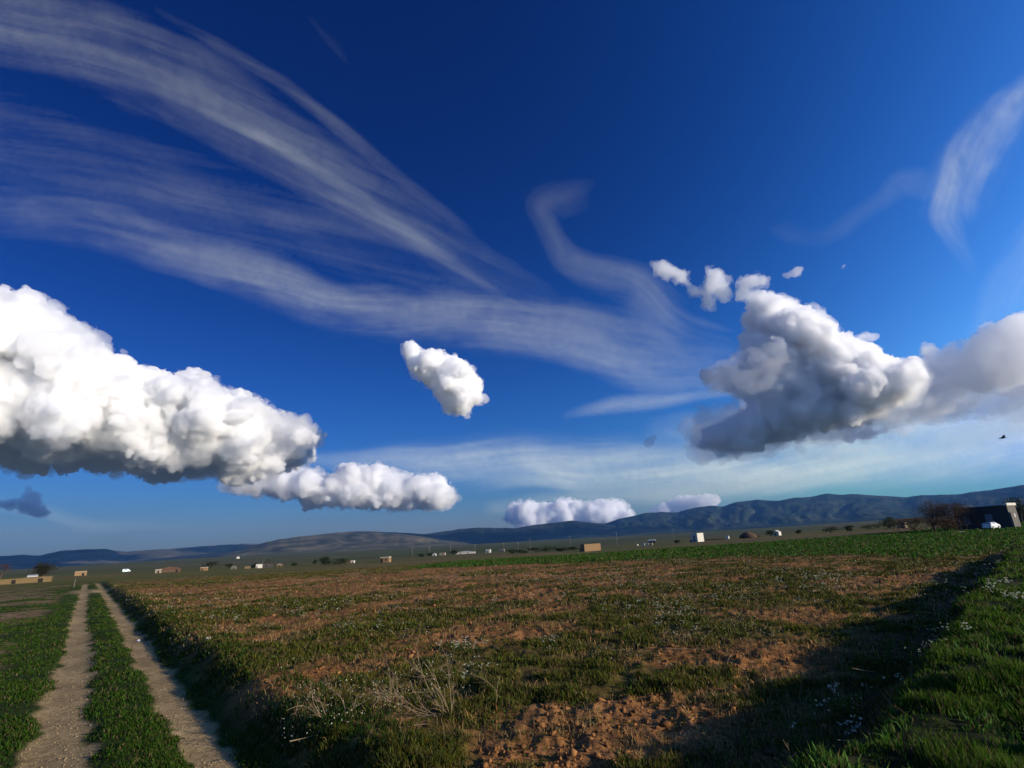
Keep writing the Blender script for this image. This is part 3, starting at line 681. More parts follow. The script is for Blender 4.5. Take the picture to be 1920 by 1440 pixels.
def blades(name, x, y, h, w, col, lean=.5, kind='stuff'):
    n = len(x); z = terrain(x, y) - .01
    fa = RNG.uniform(0, 2 * np.pi, n); sx, sy = np.cos(fa), np.sin(fa)
    la = RNG.uniform(0, 2 * np.pi, n); lm = h * lean * RNG.random(n) ** .7
    bx, by = np.cos(la) * lm, np.sin(la) * lm
    P = np.stack([x, y, z], -1); side = np.stack([sx, sy, np.zeros(n)], -1) * (w / 2)[:, None]
    mid = P + np.stack([bx * .35, by * .35, h * .6], -1); tip = P + np.stack([bx, by, h * np.sqrt(np.clip(1 - (lm / h) ** 2 * .6, .1, 1))], -1)
    V = np.stack([P - side * .8, P + side * .8, mid - side, mid + side, tip], 1).reshape(-1, 3)
    b = (np.arange(n) * 5)[:, None]
    F = np.concatenate([b + [0, 1, 3], b + [0, 3, 2], b + [2, 3, 4]])
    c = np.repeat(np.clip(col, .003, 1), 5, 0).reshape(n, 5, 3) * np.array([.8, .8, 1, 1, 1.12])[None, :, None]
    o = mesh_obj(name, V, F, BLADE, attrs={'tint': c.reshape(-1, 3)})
    tag(o, kind=kind); return o

def tintvar(base, n, v=.35, h=.25):
    b = np.array(base)[None] * RNG.uniform(1 - v, 1 + v, n)[:, None]
    b = b * (1 + RNG.uniform(-h, h, (n, 3)) * [1, .4, 1])
    old = RNG.random(n) < .14          # withered blades among the green
    b[old] = np.array([.13, .095, .04]) * RNG.uniform(.5, 1.3, (old.sum(), 1))
    return b

def tufts(x, y, per, spread):
    """each seed becomes a little tuft"""
    n = len(x); k = per
    X = np.repeat(x, k) + RNG.normal(0, 1, n * k) * np.repeat(spread, k); Y = np.repeat(y, k) + RNG.normal(0, 1, n * k) * np.repeat(spread, k)
    return X, Y

# --- grass bank
x, y = scatter(95000, 2.6, 75, 6, 58, 1.3)
l_ = x * BD[0] + y * BD[1]; t_ = x * BN[0] + y * BN[1]
c_ = fbm2(x / .55, y / .55, 3, 51.); e_ = bank_edge(l_)
k = (t_ < e_ + .42 * RNG.random(len(x)) ** 2 + 1.7 * (RNG.random(len(x)) < .22) * RNG.random(len(x))) & (RNG.random(len(x)) < .13 + sstep(.42, .58, .6 * c_ + .4 * fbm2(x / 1.3, y / 1.3, 3, 62.))) & (l_ < 66)
x, y, c_ = x[k], y[k], c_[k]
r = np.hypot(x, y); X, Y = tufts(x, y, 6, np.clip(.02 + .003 * r, .02, .14)); n = len(X); R_ = np.hypot(X, Y)
hh = (.045 + .11 * sstep(.4, .7, np.repeat(c_, 6))) * RNG.uniform(.5, 1.25, n)
blades('bank_grass', X, Y, hh, np.clip(R_ * .0010, .004, .05) * RNG.uniform(.7, 1.8, n), tintvar([.052, .108, .006], n, .5))
# broad-leaved weeds on the bank
x, y = scatter(9000, 2.8, 40, 8, 56, 1.4); l_ = x * BD[0] + y * BD[1]; t_ = x * BN[0] + y * BN[1]
k = (t_ < bank_edge(l_) + .25) & (fbm2(x / .9, y / .9, 3, 52.) > .5); x, y = x[k], y[k]
X, Y = tufts(x, y, 7, np.full(len(x), .05)); n = len(X)
blades('bank_weeds', X, Y, RNG.uniform(.05, .13, n), RNG.uniform(.009, .022, n), tintvar([.062, .125, .016], n, .5), lean=.85)

# --- verge and middle strip of the track
x, y = scatter(120000, 7, 125, -58, -8, 1.25)
o_ = x * TN[0] + y * TN[1]; s_ = x * TD[0] + y * TD[1]
rut = region(x, y)[1]
keep = (o_ < 3.4) & (rut < .25 + .12 * RNG.random(len(x))) & (RNG.random(len(x)) < .15 + .85 * sstep(.36, .6, fbm2(x / .8, y / .8, 3, 53.)))
lft = (o_ < -1.3) & (fbm2(x / 2.6, y / 2.6, 3, 42.) + .10 * sstep(-1.8, -4.5, o_) > .56)
keep &= ~((o_ > 2.1) & (RNG.random(len(x)) < .62))
keep &= ~(lft & (RNG.random(len(x)) < .85))
x, y, o_ = x[keep], y[keep], o_[keep]
r = np.hypot(x, y); X, Y = tufts(x, y, 4, np.clip(.02 + .002 * r, .02, .1)); n = len(X); R_ = np.hypot(X, Y)
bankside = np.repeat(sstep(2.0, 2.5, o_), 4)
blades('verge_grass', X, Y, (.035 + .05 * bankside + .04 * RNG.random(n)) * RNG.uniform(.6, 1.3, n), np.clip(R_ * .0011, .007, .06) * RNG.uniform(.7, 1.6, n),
       tintvar([.032, .072, .004], n, .5) * (1 - .25 * bankside)[:, None], lean=.7)  # blades on the bank side tinted darker, painting in the ditch's shade

# --- weeds of the fallow field
def infield(x, y):
    o_ = x * TN[0] + y * TN[1]; l_ = x * BD[0] + y * BD[1]; t_ = x * BN[0] + y * BN[1]
    return (o_ > 2.3) & (t_ > bank_edge(l_) + .25)
x, y = scatter(170000, 5, 100, -42, 48, 1.1)
k = infield(x, y); x, y = x[k], y[k]
g_ = greenness(x, y); c_ = fbm2(x / .5, y / .5, 3, 54.)
k = RNG.random(len(x)) < (.16 + .84 * g_ ** 1.3) * sstep(.32, .58, c_); x, y, g_, c_ = x[k], y[k], g_[k], c_[k]
r = np.hypot(x, y); X, Y = tufts(x, y, 5, np.clip(.025 + .002 * r, .025, .12)); n = len(X); R_ = np.hypot(X, Y); G = np.repeat(g_, 5)
blades('field_weeds', X, Y, (.035 + .09 * G * np.repeat(sstep(.4, .65, c_), 5)) * RNG.uniform(.5, 1.3, n), np.clip(R_ * .0011, .006, .07) * RNG.uniform(.7, 1.8, n),
       tintvar([.082, .088, .010], n, .55, .4) * (1 - .2 * RNG.random(n) * (R_ > 20))[:, None], lean=.7)
# --- straw and dead grass between the clods
x, y = scatter(90000, 5, 110, -42, 50, 1.1)
k = infield(x, y) & (fbm2(x / 1.4, y / 1.4, 3, 55.) > .47); x, y = x[k], y[k]; n = len(x); R_ = np.hypot(x, y)
blades('dry_grass', x, y, RNG.uniform(.03, .15, n), np.clip(R_ * .0010, .004, .05) * RNG.uniform(.6, 1.5, n), tintvar([.26, .170, .068], n, .5), lean=.95)
# --- young crop and its weedy rim
x, y = scatter(90000, 40, 200, -16, 52, .6)
cm = region(x, y)[3]; k = RNG.random(len(x)) < cm; x, y = x[k], y[k]; n = len(x); R_ = np.hypot(x, y)
blades('young_crop', x, y, RNG.uniform(.10, .28, n), R_ * .0016 * RNG.uniform(.6, 1.5, n), tintvar([.030, .088, .005], n, .4), lean=.4)

# --- clods of earth
x, y = scatter(60000, 5, 60, -40, 48, 1.35)
k = infield(x, y) & (greenness(x, y) < .5) & (fbm2(x / .8, y / .8, 3, 56.) > .42); x, y = x[k], y[k]; n = len(x); R_ = np.hypot(x, y)
OC = np.array([[1, 0, 0], [-1, 0, 0], [0, 1, 0], [0, -1, 0], [0, 0, 1], [0, 0, -1], [.6, .6, .5], [-.6, .6, .5], [.6, -.6, .5], [-.6, -.6, .5]], float)
OF = np.array([[4, 6, 7], [4, 7, 9], [4, 9, 8], [4, 8, 6], [0, 2, 6], [2, 7, 6], [2, 1, 7], [1, 9, 7], [1, 3, 9], [3, 8, 9], [3, 0, 8], [0, 6, 8], [5, 2, 0], [5, 1, 2], [5, 3, 1], [5, 0, 3]])
sz = np.clip(RNG.lognormal(-4.75, .7, n), .005, .05) * np.clip(R_ / 18, .9, 1.3)
V = OC[None] * RNG.uniform(.4, 1.5, (n, 10, 1)) * sz[:, None, None] * RNG.uniform(.5, 1.6, (n, 1, 3))
fa = RNG.uniform(0, 6.28, n); ca, sa = np.cos(fa)[:, None], np.sin(fa)[:, None]
V = np.stack([V[..., 0] * ca - V[..., 1] * sa, V[..., 0] * sa + V[..., 1] * ca, V[..., 2]], -1) + np.stack([x, y, terrain(x, y) + sz * .15], -1)[:, None]
col = np.repeat(np.array([.26, .118, .040])[None] * RNG.uniform(.5, 1.25, n)[:, None], 10, 0)
CLOD = tint_mat('dry_clod', 0.0, .95)
tag(mesh_obj('clods', V.reshape(-1, 3), (OF[None] + (np.arange(n) * 10)[:, None, None]).reshape(-1, 3), CLOD, attrs={'tint': col}), kind='stuff')

# --- white flowering weeds: the nearest as plants of their own
def flower_mesh(seed, h, heads, hs):
    rg = np.random.default_rng(seed); V = []; F = []; T = []
    def tri(a, b, c, col):
        i = len(V); V.extend([a, b, c]); F.append((i, i + 1, i + 2)); T.extend([col] * 3)
    for q in range(heads):
        tip = np.array([rg.normal(0, .05), rg.normal(0, .05), h * rg.uniform(.65, 1.1)])
        s = np.array([.003, 0, 0]); s2 = np.array([0, .003, 0])
        for w in (s, s2): tri(-w, w, tip, (.05, .09, .02))
        for p in range(int(rg.integers(6, 10))):
            c = tip + rg.normal(0, hs * .55, 3) * [1, 1, .4]; a = rg.uniform(0, 6.28); up = np.array([rg.normal(0, .5), rg.normal(0, .5), 1])
            u = np.array([math.cos(a), math.sin(a), rg.normal(0, .4)]); v = np.cross(up, u); v /= np.linalg.norm(v)
            m_ = hs * .42
            tri(c - u * m_, c + u * m_ * .5 + v * m_, c + u * m_ * .5 - v * m_, (.72, .72, .52))
    for q in range(7):
        a = rg.uniform(0, 6.28); d = np.array([math.cos(a), math.sin(a), rg.uniform(.4, 1.4)]); e = np.array([-math.sin(a), math.cos(a), 0]) * .012
        tri(d * .02 - e, d * .02 + e, d * rg.uniform(.05, .09), (.06, .10, .025))
    me = bpy.data.meshes.new('flowering_weed'); me.from_pydata(np.array(V).tolist(), [], F); me.materials.append(PETAL)
    a = me.attributes.new('tint', 'FLOAT_COLOR', 'POINT'); a.data.foreach_set('color', np.c_[np.array(T), np.ones(len(T))].ravel().astype(np.float32))
    return me
FM = [flower_mesh(60 + i, .20 + .05 * (i % 3), 3 + i % 4, .020 + .004 * (i % 2)) for i in range(5)]
# traced patches of bloom: px, py, half width, half height, plants
BLOOM = [(870, 1228, 34, 5, 16), (1030, 1225, 14, 6, 6), (890, 1275, 20, 10, 6), (1270, 1165, 60, 22, 24), (1190, 1150, 70, 10, 22), (1500, 1095, 90, 14, 38), (1560, 1085, 40, 8, 14), (1180, 1100, 80, 10, 24),
         (1330, 1130, 90, 18, 22), (560, 1158, 60, 10, 14), (430, 1165, 50, 12, 10), (660, 1180, 50, 10, 12), (380, 1135, 60, 10, 12), (1050, 1130, 80, 12, 16), (760, 1150, 80, 14, 12), (480, 1140, 60, 10, 12), (1010, 1090, 90, 8, 16)]
BANKB = [(1870, 1130, 44, 14, 13), (1900, 1150, 20, 10, 7), (1790, 1195, 40, 14, 5), (1600, 1300, 60, 20, 4), (1690, 1240, 80, 20, 5), (1840, 1070, 30, 8, 8)]
fl = []
for B, z0, lab, grp in ((BLOOM, 0.0, 'small weed topped with tiny white flowers in the brown fallow field', 'white flowering weeds in the field'),
                        (BANKB, .45, 'small weed with tiny white flowers on the grassy bank at the right', 'white flowering weeds on the bank')):
    for (px, py, wx, wy, nn) in B:
        for q in range(nn):
            g2 = ground_px(np.array(px + RNG.normal(0, .6) * wx), np.array(py + RNG.normal(0, .6) * wy), z0)
            r2 = float(np.hypot(*g2)); zz = float(terrain(g2[:1], g2[1:])[0])
            o = bpy.data.objects.new('flowering_weed', FM[int(RNG.integers(0, 5))]); COL.objects.link(o)
            o.location = (g2[0], g2[1], zz); o.rotation_euler = (0, 0, RNG.uniform(0, 6.28)); s = RNG.uniform(.7, 1.15) * (1 + .012 * max(0, r2 - 10)); o.scale = (s, s, s)
            tag(o, lab, 'flowering weed', grp)

# the countless smaller blooms strewn between them
x, y = scatter(30000, 8, 75, -40, 46, 1.1)
k = infield(x, y) & (greenness(x, y) > .35) & (fbm2(x / 2.2, y / 2.2, 3, 61.) > .55); x, y = x[k], y[k]; n = len(x)
z = terrain(x, y) + RNG.uniform(.06, .2, n); s_ = RNG.uniform(.006, .014, n) * np.clip(np.hypot(x, y) / 18, .8, 2.2)
u = RNG.normal(0, 1, (n, 3)); u /= np.linalg.norm(u, axis=1)[:, None]; w_ = np.cross(u, RNG.normal(0, 1, (n, 3))); w_ /= np.linalg.norm(w_, axis=1)[:, None]
P_ = np.stack([x, y, z], -1); V = np.stack([P_ - u * s_[:, None], P_ + w_ * s_[:, None], P_ + u * s_[:, None], P_ - w_ * s_[:, None]], 1).reshape(-1, 3)
tag(mesh_obj('tiny_white_flowers', V, (np.arange(n) * 4)[:, None] + np.array([0, 1, 2, 3]), PETAL, attrs={'tint': np.repeat(np.array([.66, .66, .46])[None] * RNG.uniform(.6, 1.1, (n, 1)), 4, 0)}), kind='stuff')

# --- pebbles and crumbs on the wheel ruts
x, y = scatter(26000, 7, 60, -58, -16, 1.3)
k = region(x, y)[1] > .25 + .6 * RNG.random(len(x)); x, y = x[k], y[k]; n = len(x); sz = np.clip(RNG.lognormal(-5.1, .5, n), .003, .016)
V = OC[None] * RNG.uniform(.6, 1.3, (n, 10, 1)) * sz[:, None, None] + np.stack([x, y, terrain(x, y) + sz * .2], -1)[:, None]
tag(mesh_obj('pebbles', V.reshape(-1, 3), (OF[None] + (np.arange(n) * 10)[:, None, None]).reshape(-1, 3), CLOD, attrs={'tint': np.repeat(np.array([.30, .22, .125])[None] * RNG.uniform(.85, 1.12, (n, 1)), 10, 0)}), kind='stuff')

# --- dead stalks, traced one by one, standing in the field and on the bank
def tube(V, F, pts, r0, r1, sides=5):
    pts = np.asarray(pts, float); n = len(pts); b = len(V)
    tg = np.gradient(pts, axis=0); tg /= np.linalg.norm(tg, axis=1)[:, None] + 1e-9
    for i in range(n):
        a = np.cross(tg[i], [0.3, 0.2, 1.0] if abs(tg[i][2]) < .9 else [1, 0, 0]); a /= np.linalg.norm(a); c = np.cross(tg[i], a)
        r = r0 + (r1 - r0) * i / (n - 1)
        for s in range(sides):
            q = 2 * math.pi * s / sides; V.append(pts[i] + r * (math.cos(q) * a + math.sin(q) * c))
    for i in range(n - 1):
        for s in range(sides):
            F.append((b + i * sides + s, b + i * sides + (s + 1) % sides, b + (i + 1) * sides + (s + 1) % sides, b + (i + 1) * sides + s))
    F.append(tuple(b + s for s in range(sides))[::-1]); F.append(tuple(b + (n - 1) * sides + s for s in range(sides)))

def smoothline(p, m=6):
    p = np.asarray(p, float)
    if len(p) < 3: return np.array([p[0] + (p[-1] - p[0]) * i / m for i in range(m + 1)])
    q = np.vstack([2 * p[0] - p[1], p, 2 * p[-1] - p[-2]]); out = []
    for i in range(1, len(q) - 2):
        for u in np.linspace(0, 1, m, endpoint=False):
            a, b, c, d = q[i - 1:i + 3]
            out.append(.5 * (2 * b + (c - a) * u + (2 * a - 5 * b + 4 * c - d) * u * u + (3 * b - a - 3 * c + d) * u ** 3))
    out.append(p[-1]); return np.array(out)

def stalks(name, label, cat, base, lines, r0=.0055, fuzz=.2, twigs=3, seed=0, z0=0.0, color=(.30, .215, .125)):
    rg = np.random.default_rng(seed)
    g2 = ground_px(np.array(base[0]), np.array(base[1]), z0); d0 = float(np.hypot(*g2)); V = []; F = []
    for ln in lines:
        off = rg.uniform(-fuzz, fuzz)
        pts = np.array([at(np.array(px), np.array(py), d0 + off * (i / (len(ln) - 1)) + (0 if i == 0 else rg.uniform(-.05, .05))) for i, (px, py) in enumerate(ln)])
        tz = terrain(pts[:, 0], pts[:, 1]); pts[:, 2] = np.maximum(pts[:, 2], tz + .012)
        c = smoothline(pts); tube(V, F, c, r0, r0 * .45)
        for q in range(twigs):
            i = int(rg.integers(len(c) // 4, len(c) - 1)); d = c[i] - c[i - 1]; L = np.linalg.norm(pts[-1] - pts[0])
            e = c[i] + (d / (np.linalg.norm(d) + 1e-9) + rg.normal(0, .7, 3)) * L * rg.uniform(.08, .3)
            e[2] = max(e[2], float(terrain(e[:1], e[1:2])[0]) + .01)
            tw = smoothline([c[i], (c[i] + e) / 2 + rg.normal(0, .012, 3), e], 3); tube(V, F, tw, r0 * .42, r0 * .2, 4)
            for q2 in range(2 if twigs > 2 else 0):
                j = int(rg.integers(1, len(tw))); e2 = tw[j] + (e - c[i]) * rg.uniform(.2, .5) + rg.normal(0, .035, 3)
                e2[2] = max(e2[2], float(terrain(e2[:1], e2[1:2])[0]) + .01); tube(V, F, [tw[j], (tw[j] + e2) / 2 + rg.normal(0, .006, 3), e2], r0 * .26, r0 * .14, 3)
    V = np.array(V); ctr = np.array([g2[0], g2[1], float(terrain(g2[:1], g2[1:])[0])])
    col = np.array(color)[None] * rg.uniform(.75, 1.2, (len(V), 1))
    o = mesh_obj(name, V - ctr, F, DRY, attrs={'tint': col}); o.location = ctr
    return tag(o, label, cat)

stalks('dry_bush', 'dead tumbleweed of pale arching stems lying in the field, largest dry plant', 'dry bush', (822, 1352),
       [[(847, 1360), (810, 1350), (763, 1328)], [(843, 1340), (827, 1300), (780, 1253)], [(837, 1327), (820, 1280), (807, 1243)], [(847, 1330), (843, 1283), (837, 1223)],
        [(817, 1337), (790, 1342), (760, 1320), (740, 1293), (733, 1273)], [(827, 1330), (800, 1283), (782, 1230)], [(840, 1352), (800, 1335), (775, 1325), (748, 1300)], [(830, 1350), (830, 1320), (815, 1290)],
        [(845, 1345), (850, 1310), (848, 1285)], [(820, 1345), (790, 1320), (770, 1280)], [(843, 1350), (815, 1315), (795, 1300), (772, 1297)]], .0050, .3, 9, 1)
stalks('dry_bush', 'dead upright weed with fine fuzzy branches just left of the tumbleweed', 'dry bush', (732, 1332),
       [[(732, 1332), (733, 1297), (729, 1250)], [(732, 1325), (722, 1300), (700, 1280)], [(733, 1315), (745, 1295), (742, 1270)], [(732, 1310), (715, 1300), (690, 1298)], [(732, 1300), (737, 1280), (738, 1262)]], .0038, .12, 12, 2)
stalks('dry_bush', 'flattened dead weed fanning out leftward near the dark ditch edge', 'dry bush', (620, 1360),
       [[(617, 1363), (643, 1340), (687, 1313), (717, 1297)], [(620, 1353), (600, 1343), (567, 1323), (537, 1332)], [(650, 1345), (640, 1310), (623, 1293)], [(600, 1340), (588, 1318), (585, 1300)], [(660, 1335), (668, 1310), (674, 1306)], [(690, 1335), (705, 1318), (712, 1305)], [(610, 1340), (602, 1318), (594, 1312)]], .0046, .25, 8, 3)
stalks('dry_stalk', 'curved bare stalk lying in the grass below the tumbleweed', 'dry stalk', (753, 1380), [[(753, 1379), (780, 1377), (803, 1363)], [(783, 1377), (792, 1362)]], .005, .05, 2, 4)
stalks('dry_stalk', 'pale fallen stick at the edge of the dark ditch, bottom left', 'dry stalk', (543, 1391), [[(543, 1390), (570, 1384), (592, 1378)]], .007, .05, 1, 5)
stalks('dry_stalk', 'hooked dead stalk standing alone right of the tumbleweed', 'dry stalk', (930, 1330), [[(930, 1328), (930, 1295), (905, 1273), (880, 1263)], [(930, 1300), (938, 1265)]], .0045, .05, 3, 6)
stalks('dry_stalk', 'short bent stalk in the bare soil at the bottom of the field', 'dry stalk', (1093, 1380), [[(1093, 1379), (1099, 1357), (1112, 1346)]], .0045, .05, 2, 7)
stalks('dry_stalk', 'thin straight stalk lying flat in the middle of the field', 'dry stalk', (1185, 1210), [[(1162, 1202), (1190, 1210), (1214, 1215)]], .007, .05, 1, 8)
stalks('dry_stalk', 'long twisted root lying across the soil in the right of the field', 'dry stalk', (1285, 1226), [[(1249, 1219), (1287, 1223), (1322, 1233)], [(1287, 1223), (1300, 1218)]], .009, .05, 2, 9)
stalks('dry_stalk', 'small slanting stalk standing in soil beyond the bank shadow', 'dry stalk', (1362, 1251), [[(1362, 1251), (1366, 1236), (1373, 1226)]], .007, .05, 1, 10)
stalks('dry_stalk', 'bleached root curling down the bare soil close to the bank shadow', 'dry stalk', (1300, 1346), [[(1278, 1321), (1298, 1344), (1326, 1357)]], .006, .05, 1, 11)
stalks('dry_stalk', 'pale straw lying flat in the grass of the bank near the bottom edge', 'dry stalk', (1600, 1391), [[(1568, 1387), (1602, 1390), (1640, 1394)], [(1610, 1391), (1622, 1386)]], .004, .03, 1, 12, .46)
stalks('dry_stalk', 'bent straw standing on the bank at the bottom right', 'dry stalk', (1714, 1415), [[(1714, 1414), (1722, 1395), (1738, 1383)]], .0035, .03, 1, 13, .46)
stalks('dry_stalk', 'thin forked straw in the dark lower end of the bank', 'dry stalk', (1485, 1424), [[(1485, 1424), (1478, 1405), (1468, 1387)], [(1485, 1420), (1494, 1408)]], .0035, .03, 1, 14, .40)
stalks('dry_stalk', 'long straw lying along the upper edge of the bank', 'dry stalk', (1620, 1258), [[(1598, 1253), (1620, 1257), (1643, 1260)]], .004, .03, 1, 15, .46)

# ------------------------------------------------------------------ buildings, trees, poles, small things on the plain
def bm_obj(name, bm, mat, parent=None):
    me = bpy.data.meshes.new(name); bm.normal_update(); bm.to_mesh(me); bm.free()
    if mat: me.materials.append(mat)
    o = bpy.data.objects.new(name, me); COL.objects.link(o)
    if parent: o.parent = parent
    return o

def add_box(bm, c, s, taper=0.0, jitter=0.0):
    v = []
    for dz in (-1, 1):
        for dx, dy in ((-1, -1), (1, -1), (1, 1), (-1, 1)):
            k = 1 - (taper if dz > 0 else 0)
            j = RNG.normal(0, jitter, 3) if jitter else (0, 0, 0)
            v.append(bm.verts.new((c[0] + dx * s[0] / 2 * k + j[0], c[1] + dy * s[1] / 2 * k + j[1], c[2] + dz * s[2] / 2 + j[2])))
    for f in ((3, 2, 1, 0), (4, 5, 6, 7), (0, 1, 5, 4), (1, 2, 6, 5), (2, 3, 7, 6), (3, 0, 4, 7)): bm.faces.new([v[i] for i in f])

def box_obj(name, mat, parent, c, s, taper=0.0, bevel=0.0):
    bm = bmesh.new(); add_box(bm, c, s, taper)
    if bevel: bmesh.ops.bevel(bm, geom=bm.edges[:], offset=bevel, segments=2, affect='EDGES')
    return bm_obj(name, bm, mat, parent)

M_MUD = surf_mat('mud_brick', (.27, .17, .085), .95, .35, 1.5, .05, .4)
M_MUDL = surf_mat('pale_mud_brick', (.18, .125, .060), .95, .3, 1.5, .05, .4)
M_WHITE = surf_mat('whitewash', (.60, .56, .47), .8, .10, 1.2)
M_CREAM = surf_mat('cream_plaster', (.33, .27, .19), .85, .15, 1.2)
M_GREY = surf_mat('grey_render', (.13, .12, .10), .9, .25, 1.0)
M_DARK = surf_mat('dark_stone_and_shade', (.060, .055, .055), .9, .3, 1.0)  # also paints the shade on the right house's front
M_TIN = surf_mat('pale_tin_roof', (.44, .43, .41), .5, .08, 2.0, .4)
M_RUST = surf_mat('brown_roof', (.12, .07, .045), .9, .3, 2.0)
M_HOLE = surf_mat('dark_opening', (.02, .018, .016), .9, .2, 2.0)
M_GLASS = surf_mat('window_glass', (.16, .20, .24), .25, .1, 1.0, .5)
M_WOOD = surf_mat('grey_pole_wood', (.17, .15, .12), .9, .2, 3.0)
M_BARK = surf_mat('bark', (.085, .06, .04), .95, .3, 4.0)
M_CYAN = surf_mat('pale_cyan_paint', (.62, .78, .80), .4, .05, 1.0, .5)
M_PAINT = surf_mat('white_car_paint', (.78, .78, .76), .3, .04, 1.0, .5)
M_TYRE = surf_mat('tyre_rubber', (.02, .02, .02), .8, .2, 6.0)
M_LITTER = surf_mat('white_litter', (.85, .85, .85), .6, .05, 8.0)

def spot(px, py, dist):
    """where a traced foot point stands on the land, and metres per photo pixel there"""
    d = rays(np.array(float(px)), np.array(float(py))); h = float(np.hypot(d[0], d[1]))
    x, y = d[0] / h * dist, d[1] / h * dist; z = float(terrain(np.array([x]), np.array([y]))[0])
    t = dist / h
    err = (ZC + d[2] * t - z) / t
    if abs(err) > 3: print('foot off by px', round(err, 1), (px, py), dist)
    return np.array([x, y, z]), t, math.atan2(d[0], d[1])

def house(name, label, px0, px1, top, base, dist, yaw=0.0, depth=1.0, wall=None, roof=None, roof_kind='flat', parts=(), over=.04, cat='house', lift=0):
    """parts: (name, material, u0, u1, v0, v1) rectangles of the front face in 0..1"""
    p, t, az = spot((px0 + px1) / 2, base, dist)
    W = (px1 - px0) * t / max(.6, abs(math.cos(yaw))); H = (base - top) * t; D = W * depth
    root = empty(name, p - np.array([0, 0, .15]), -az + yaw); tag(root, label, cat)
    rh = H * (.10 if roof_kind == 'flat' else .35)
    wh = H - rh + .15
    bm = bmesh.new(); add_box(bm, (0, D / 2, wh / 2), (W, D, wh))
    if roof_kind == 'ruin':
        # broken top edge
        bmesh.ops.subdivide_edges(bm, edges=[e for e in bm.edges if abs(e.verts[0].co.z - e.verts[1].co.z) < 1e-4 and e.verts[0].co.z > wh * .9], cuts=5)
        for v in bm.verts:
            if v.co.z > wh * .9: v.co.z -= float(RNG.uniform(0, .35)) * wh * (1 if abs(v.co.x) > .2 * W else .4)
    bm_obj('wall', bm, wall, root)
    if roof is not None:
        if roof_kind == 'flat':
            box_obj('roof', roof, root, (0, D / 2, wh + rh / 2), (W * (1 + over), D * (1 + over), rh))
        elif roof_kind == 'gable':
            bm = bmesh.new(); o_ = W * over
            v = [bm.verts.new(c) for c in ((-W / 2 - o_, -o_, wh), (W / 2 + o_, -o_, wh), (W / 2 + o_, D + o_, wh), (-W / 2 - o_, D + o_, wh), (0, -o_, wh + rh), (0, D + o_, wh + rh))]
            for f in ((0, 1, 4), (1, 2, 5, 4), (2, 3, 5), (3, 0, 4, 5), (3, 2, 1, 0)): bm.faces.new([v[i] for i in f])
            bm_obj('roof', bm, roof, root)
        elif roof_kind == 'shed':
            bm = bmesh.new(); add_box(bm, (0, D / 2, wh + rh * .5), (W * (1 + over), D * (1 + over), .12 * H))
            for v in bm.verts: v.co.z += rh * .5 * (v.co.y / D - .5)
            bm_obj('roof', bm, roof, root)
    for (nm, mt, u0, u1, v0, v1) in parts:
        e = .03 * H
        o = box_obj(nm, mt, root, ((u0 + u1 - 1) / 2 * W, -e / 2 + .002, (v0 + v1) / 2 * wh), ((u1 - u0) * W, e, (v1 - v0) * wh))
    return root, W, H, D, wh

win = lambda u0, u1, v0=.42, v1=.75: ('window', M_HOLE, u0, u1, v0, v1)
door = lambda u0, u1, v1=.68: ('door', M_HOLE, u0, u1, .06, v1)

# left ruin and what shows behind it
house('mud_brick_ruin', 'long low tan mud brick ruin at the far left with dark doorways', -40, 78, 1071, 1087, 170, -.12, .10, M_MUDL, None, 'ruin', [door(.52, .57, .7), door(.84, .90, .7), win(.30, .34)], cat='ruin')
house('mud_brick_ruin', 'pale stub of mud wall with a dark window, right end of the long ruin', 79, 94, 1070, 1087, 172, -.2, .5, M_MUDL, None, 'ruin', [win(.12, .42, .35, .8)], cat='ruin')
house('shed', 'shed with a bright white roof rising behind the long mud ruin', 53, 68, 1071, 1084, 190, 0, .6, M_CREAM, M_TIN, 'shed', [door(.4, .6)], cat='shed')
house('hut', 'tiny beige hut with a pale roof beyond the end of the dirt track', 142, 160, 1070, 1078, 330, 0, .5, M_MUD, M_CREAM, 'flat', [door(.6, .8)], cat='hut')
house('house', 'small pale cream house, first right of the white van beyond the brown field', 291, 299, 1068, 1075, 300, -.3, .8, M_CREAM, M_TIN, 'flat', [door(.5, .8)])
house('long_shed', 'long low shed with a brown roof between two small pale houses', 299, 334, 1066, 1076, 310, -.1, .35, M_RUST, M_RUST, 'gable', [door(.8, .9)], cat='shed')
house('house', 'small pale house at the right end of the long brown shed', 376, 386, 1066, 1072, 320, -.3, .8, M_MUD, M_WHITE, 'flat', [door(.2, .4)])
house('hut', 'grey rounded hut among shrubs left of the white house with a chimney tower', 433, 443, 1063, 1070, 320, 0, .8, M_GREY, M_GREY, 'gable', [door(.4, .6)], cat='hut')
house('farmhouse', 'lone white dot of a farmhouse high on the slope under the left hills', 444, 449, 1042, 1046, 1800, 0, 1, M_WHITE, M_WHITE, 'gable', [])
house('hut', 'low cream hut between the grey hut and the white house with a chimney', 459, 469, 1064, 1068, 330, 0, .6, M_MUDL, M_GREY, 'flat', [], cat='hut')
r_, W, H, D, wh = house('house', 'white house with a tall dark brick chimney tower on the plain', 480, 491, 1060, 1067, 330, 0, .8, M_WHITE, M_TIN, 'flat', [door(.1, .25)])
bt = H * 2.1; box_obj('chimney', M_DARK, r_, (W * .62, D * .4, bt / 2), (W * .18, W * .18, bt), .15)
house('shed', 'flat dark shed beside the chimney tower', 494, 510, 1063, 1069, 335, 0, .5, M_DARK, M_RUST, 'flat', [win(.2, .4)], cat='shed')
house('house', 'small pale yellow house standing in open grass right of the chimney tower', 519, 528, 1059, 1064, 350, -.2, .7, M_MUDL, M_CREAM, 'gable', [door(.4, .6)])
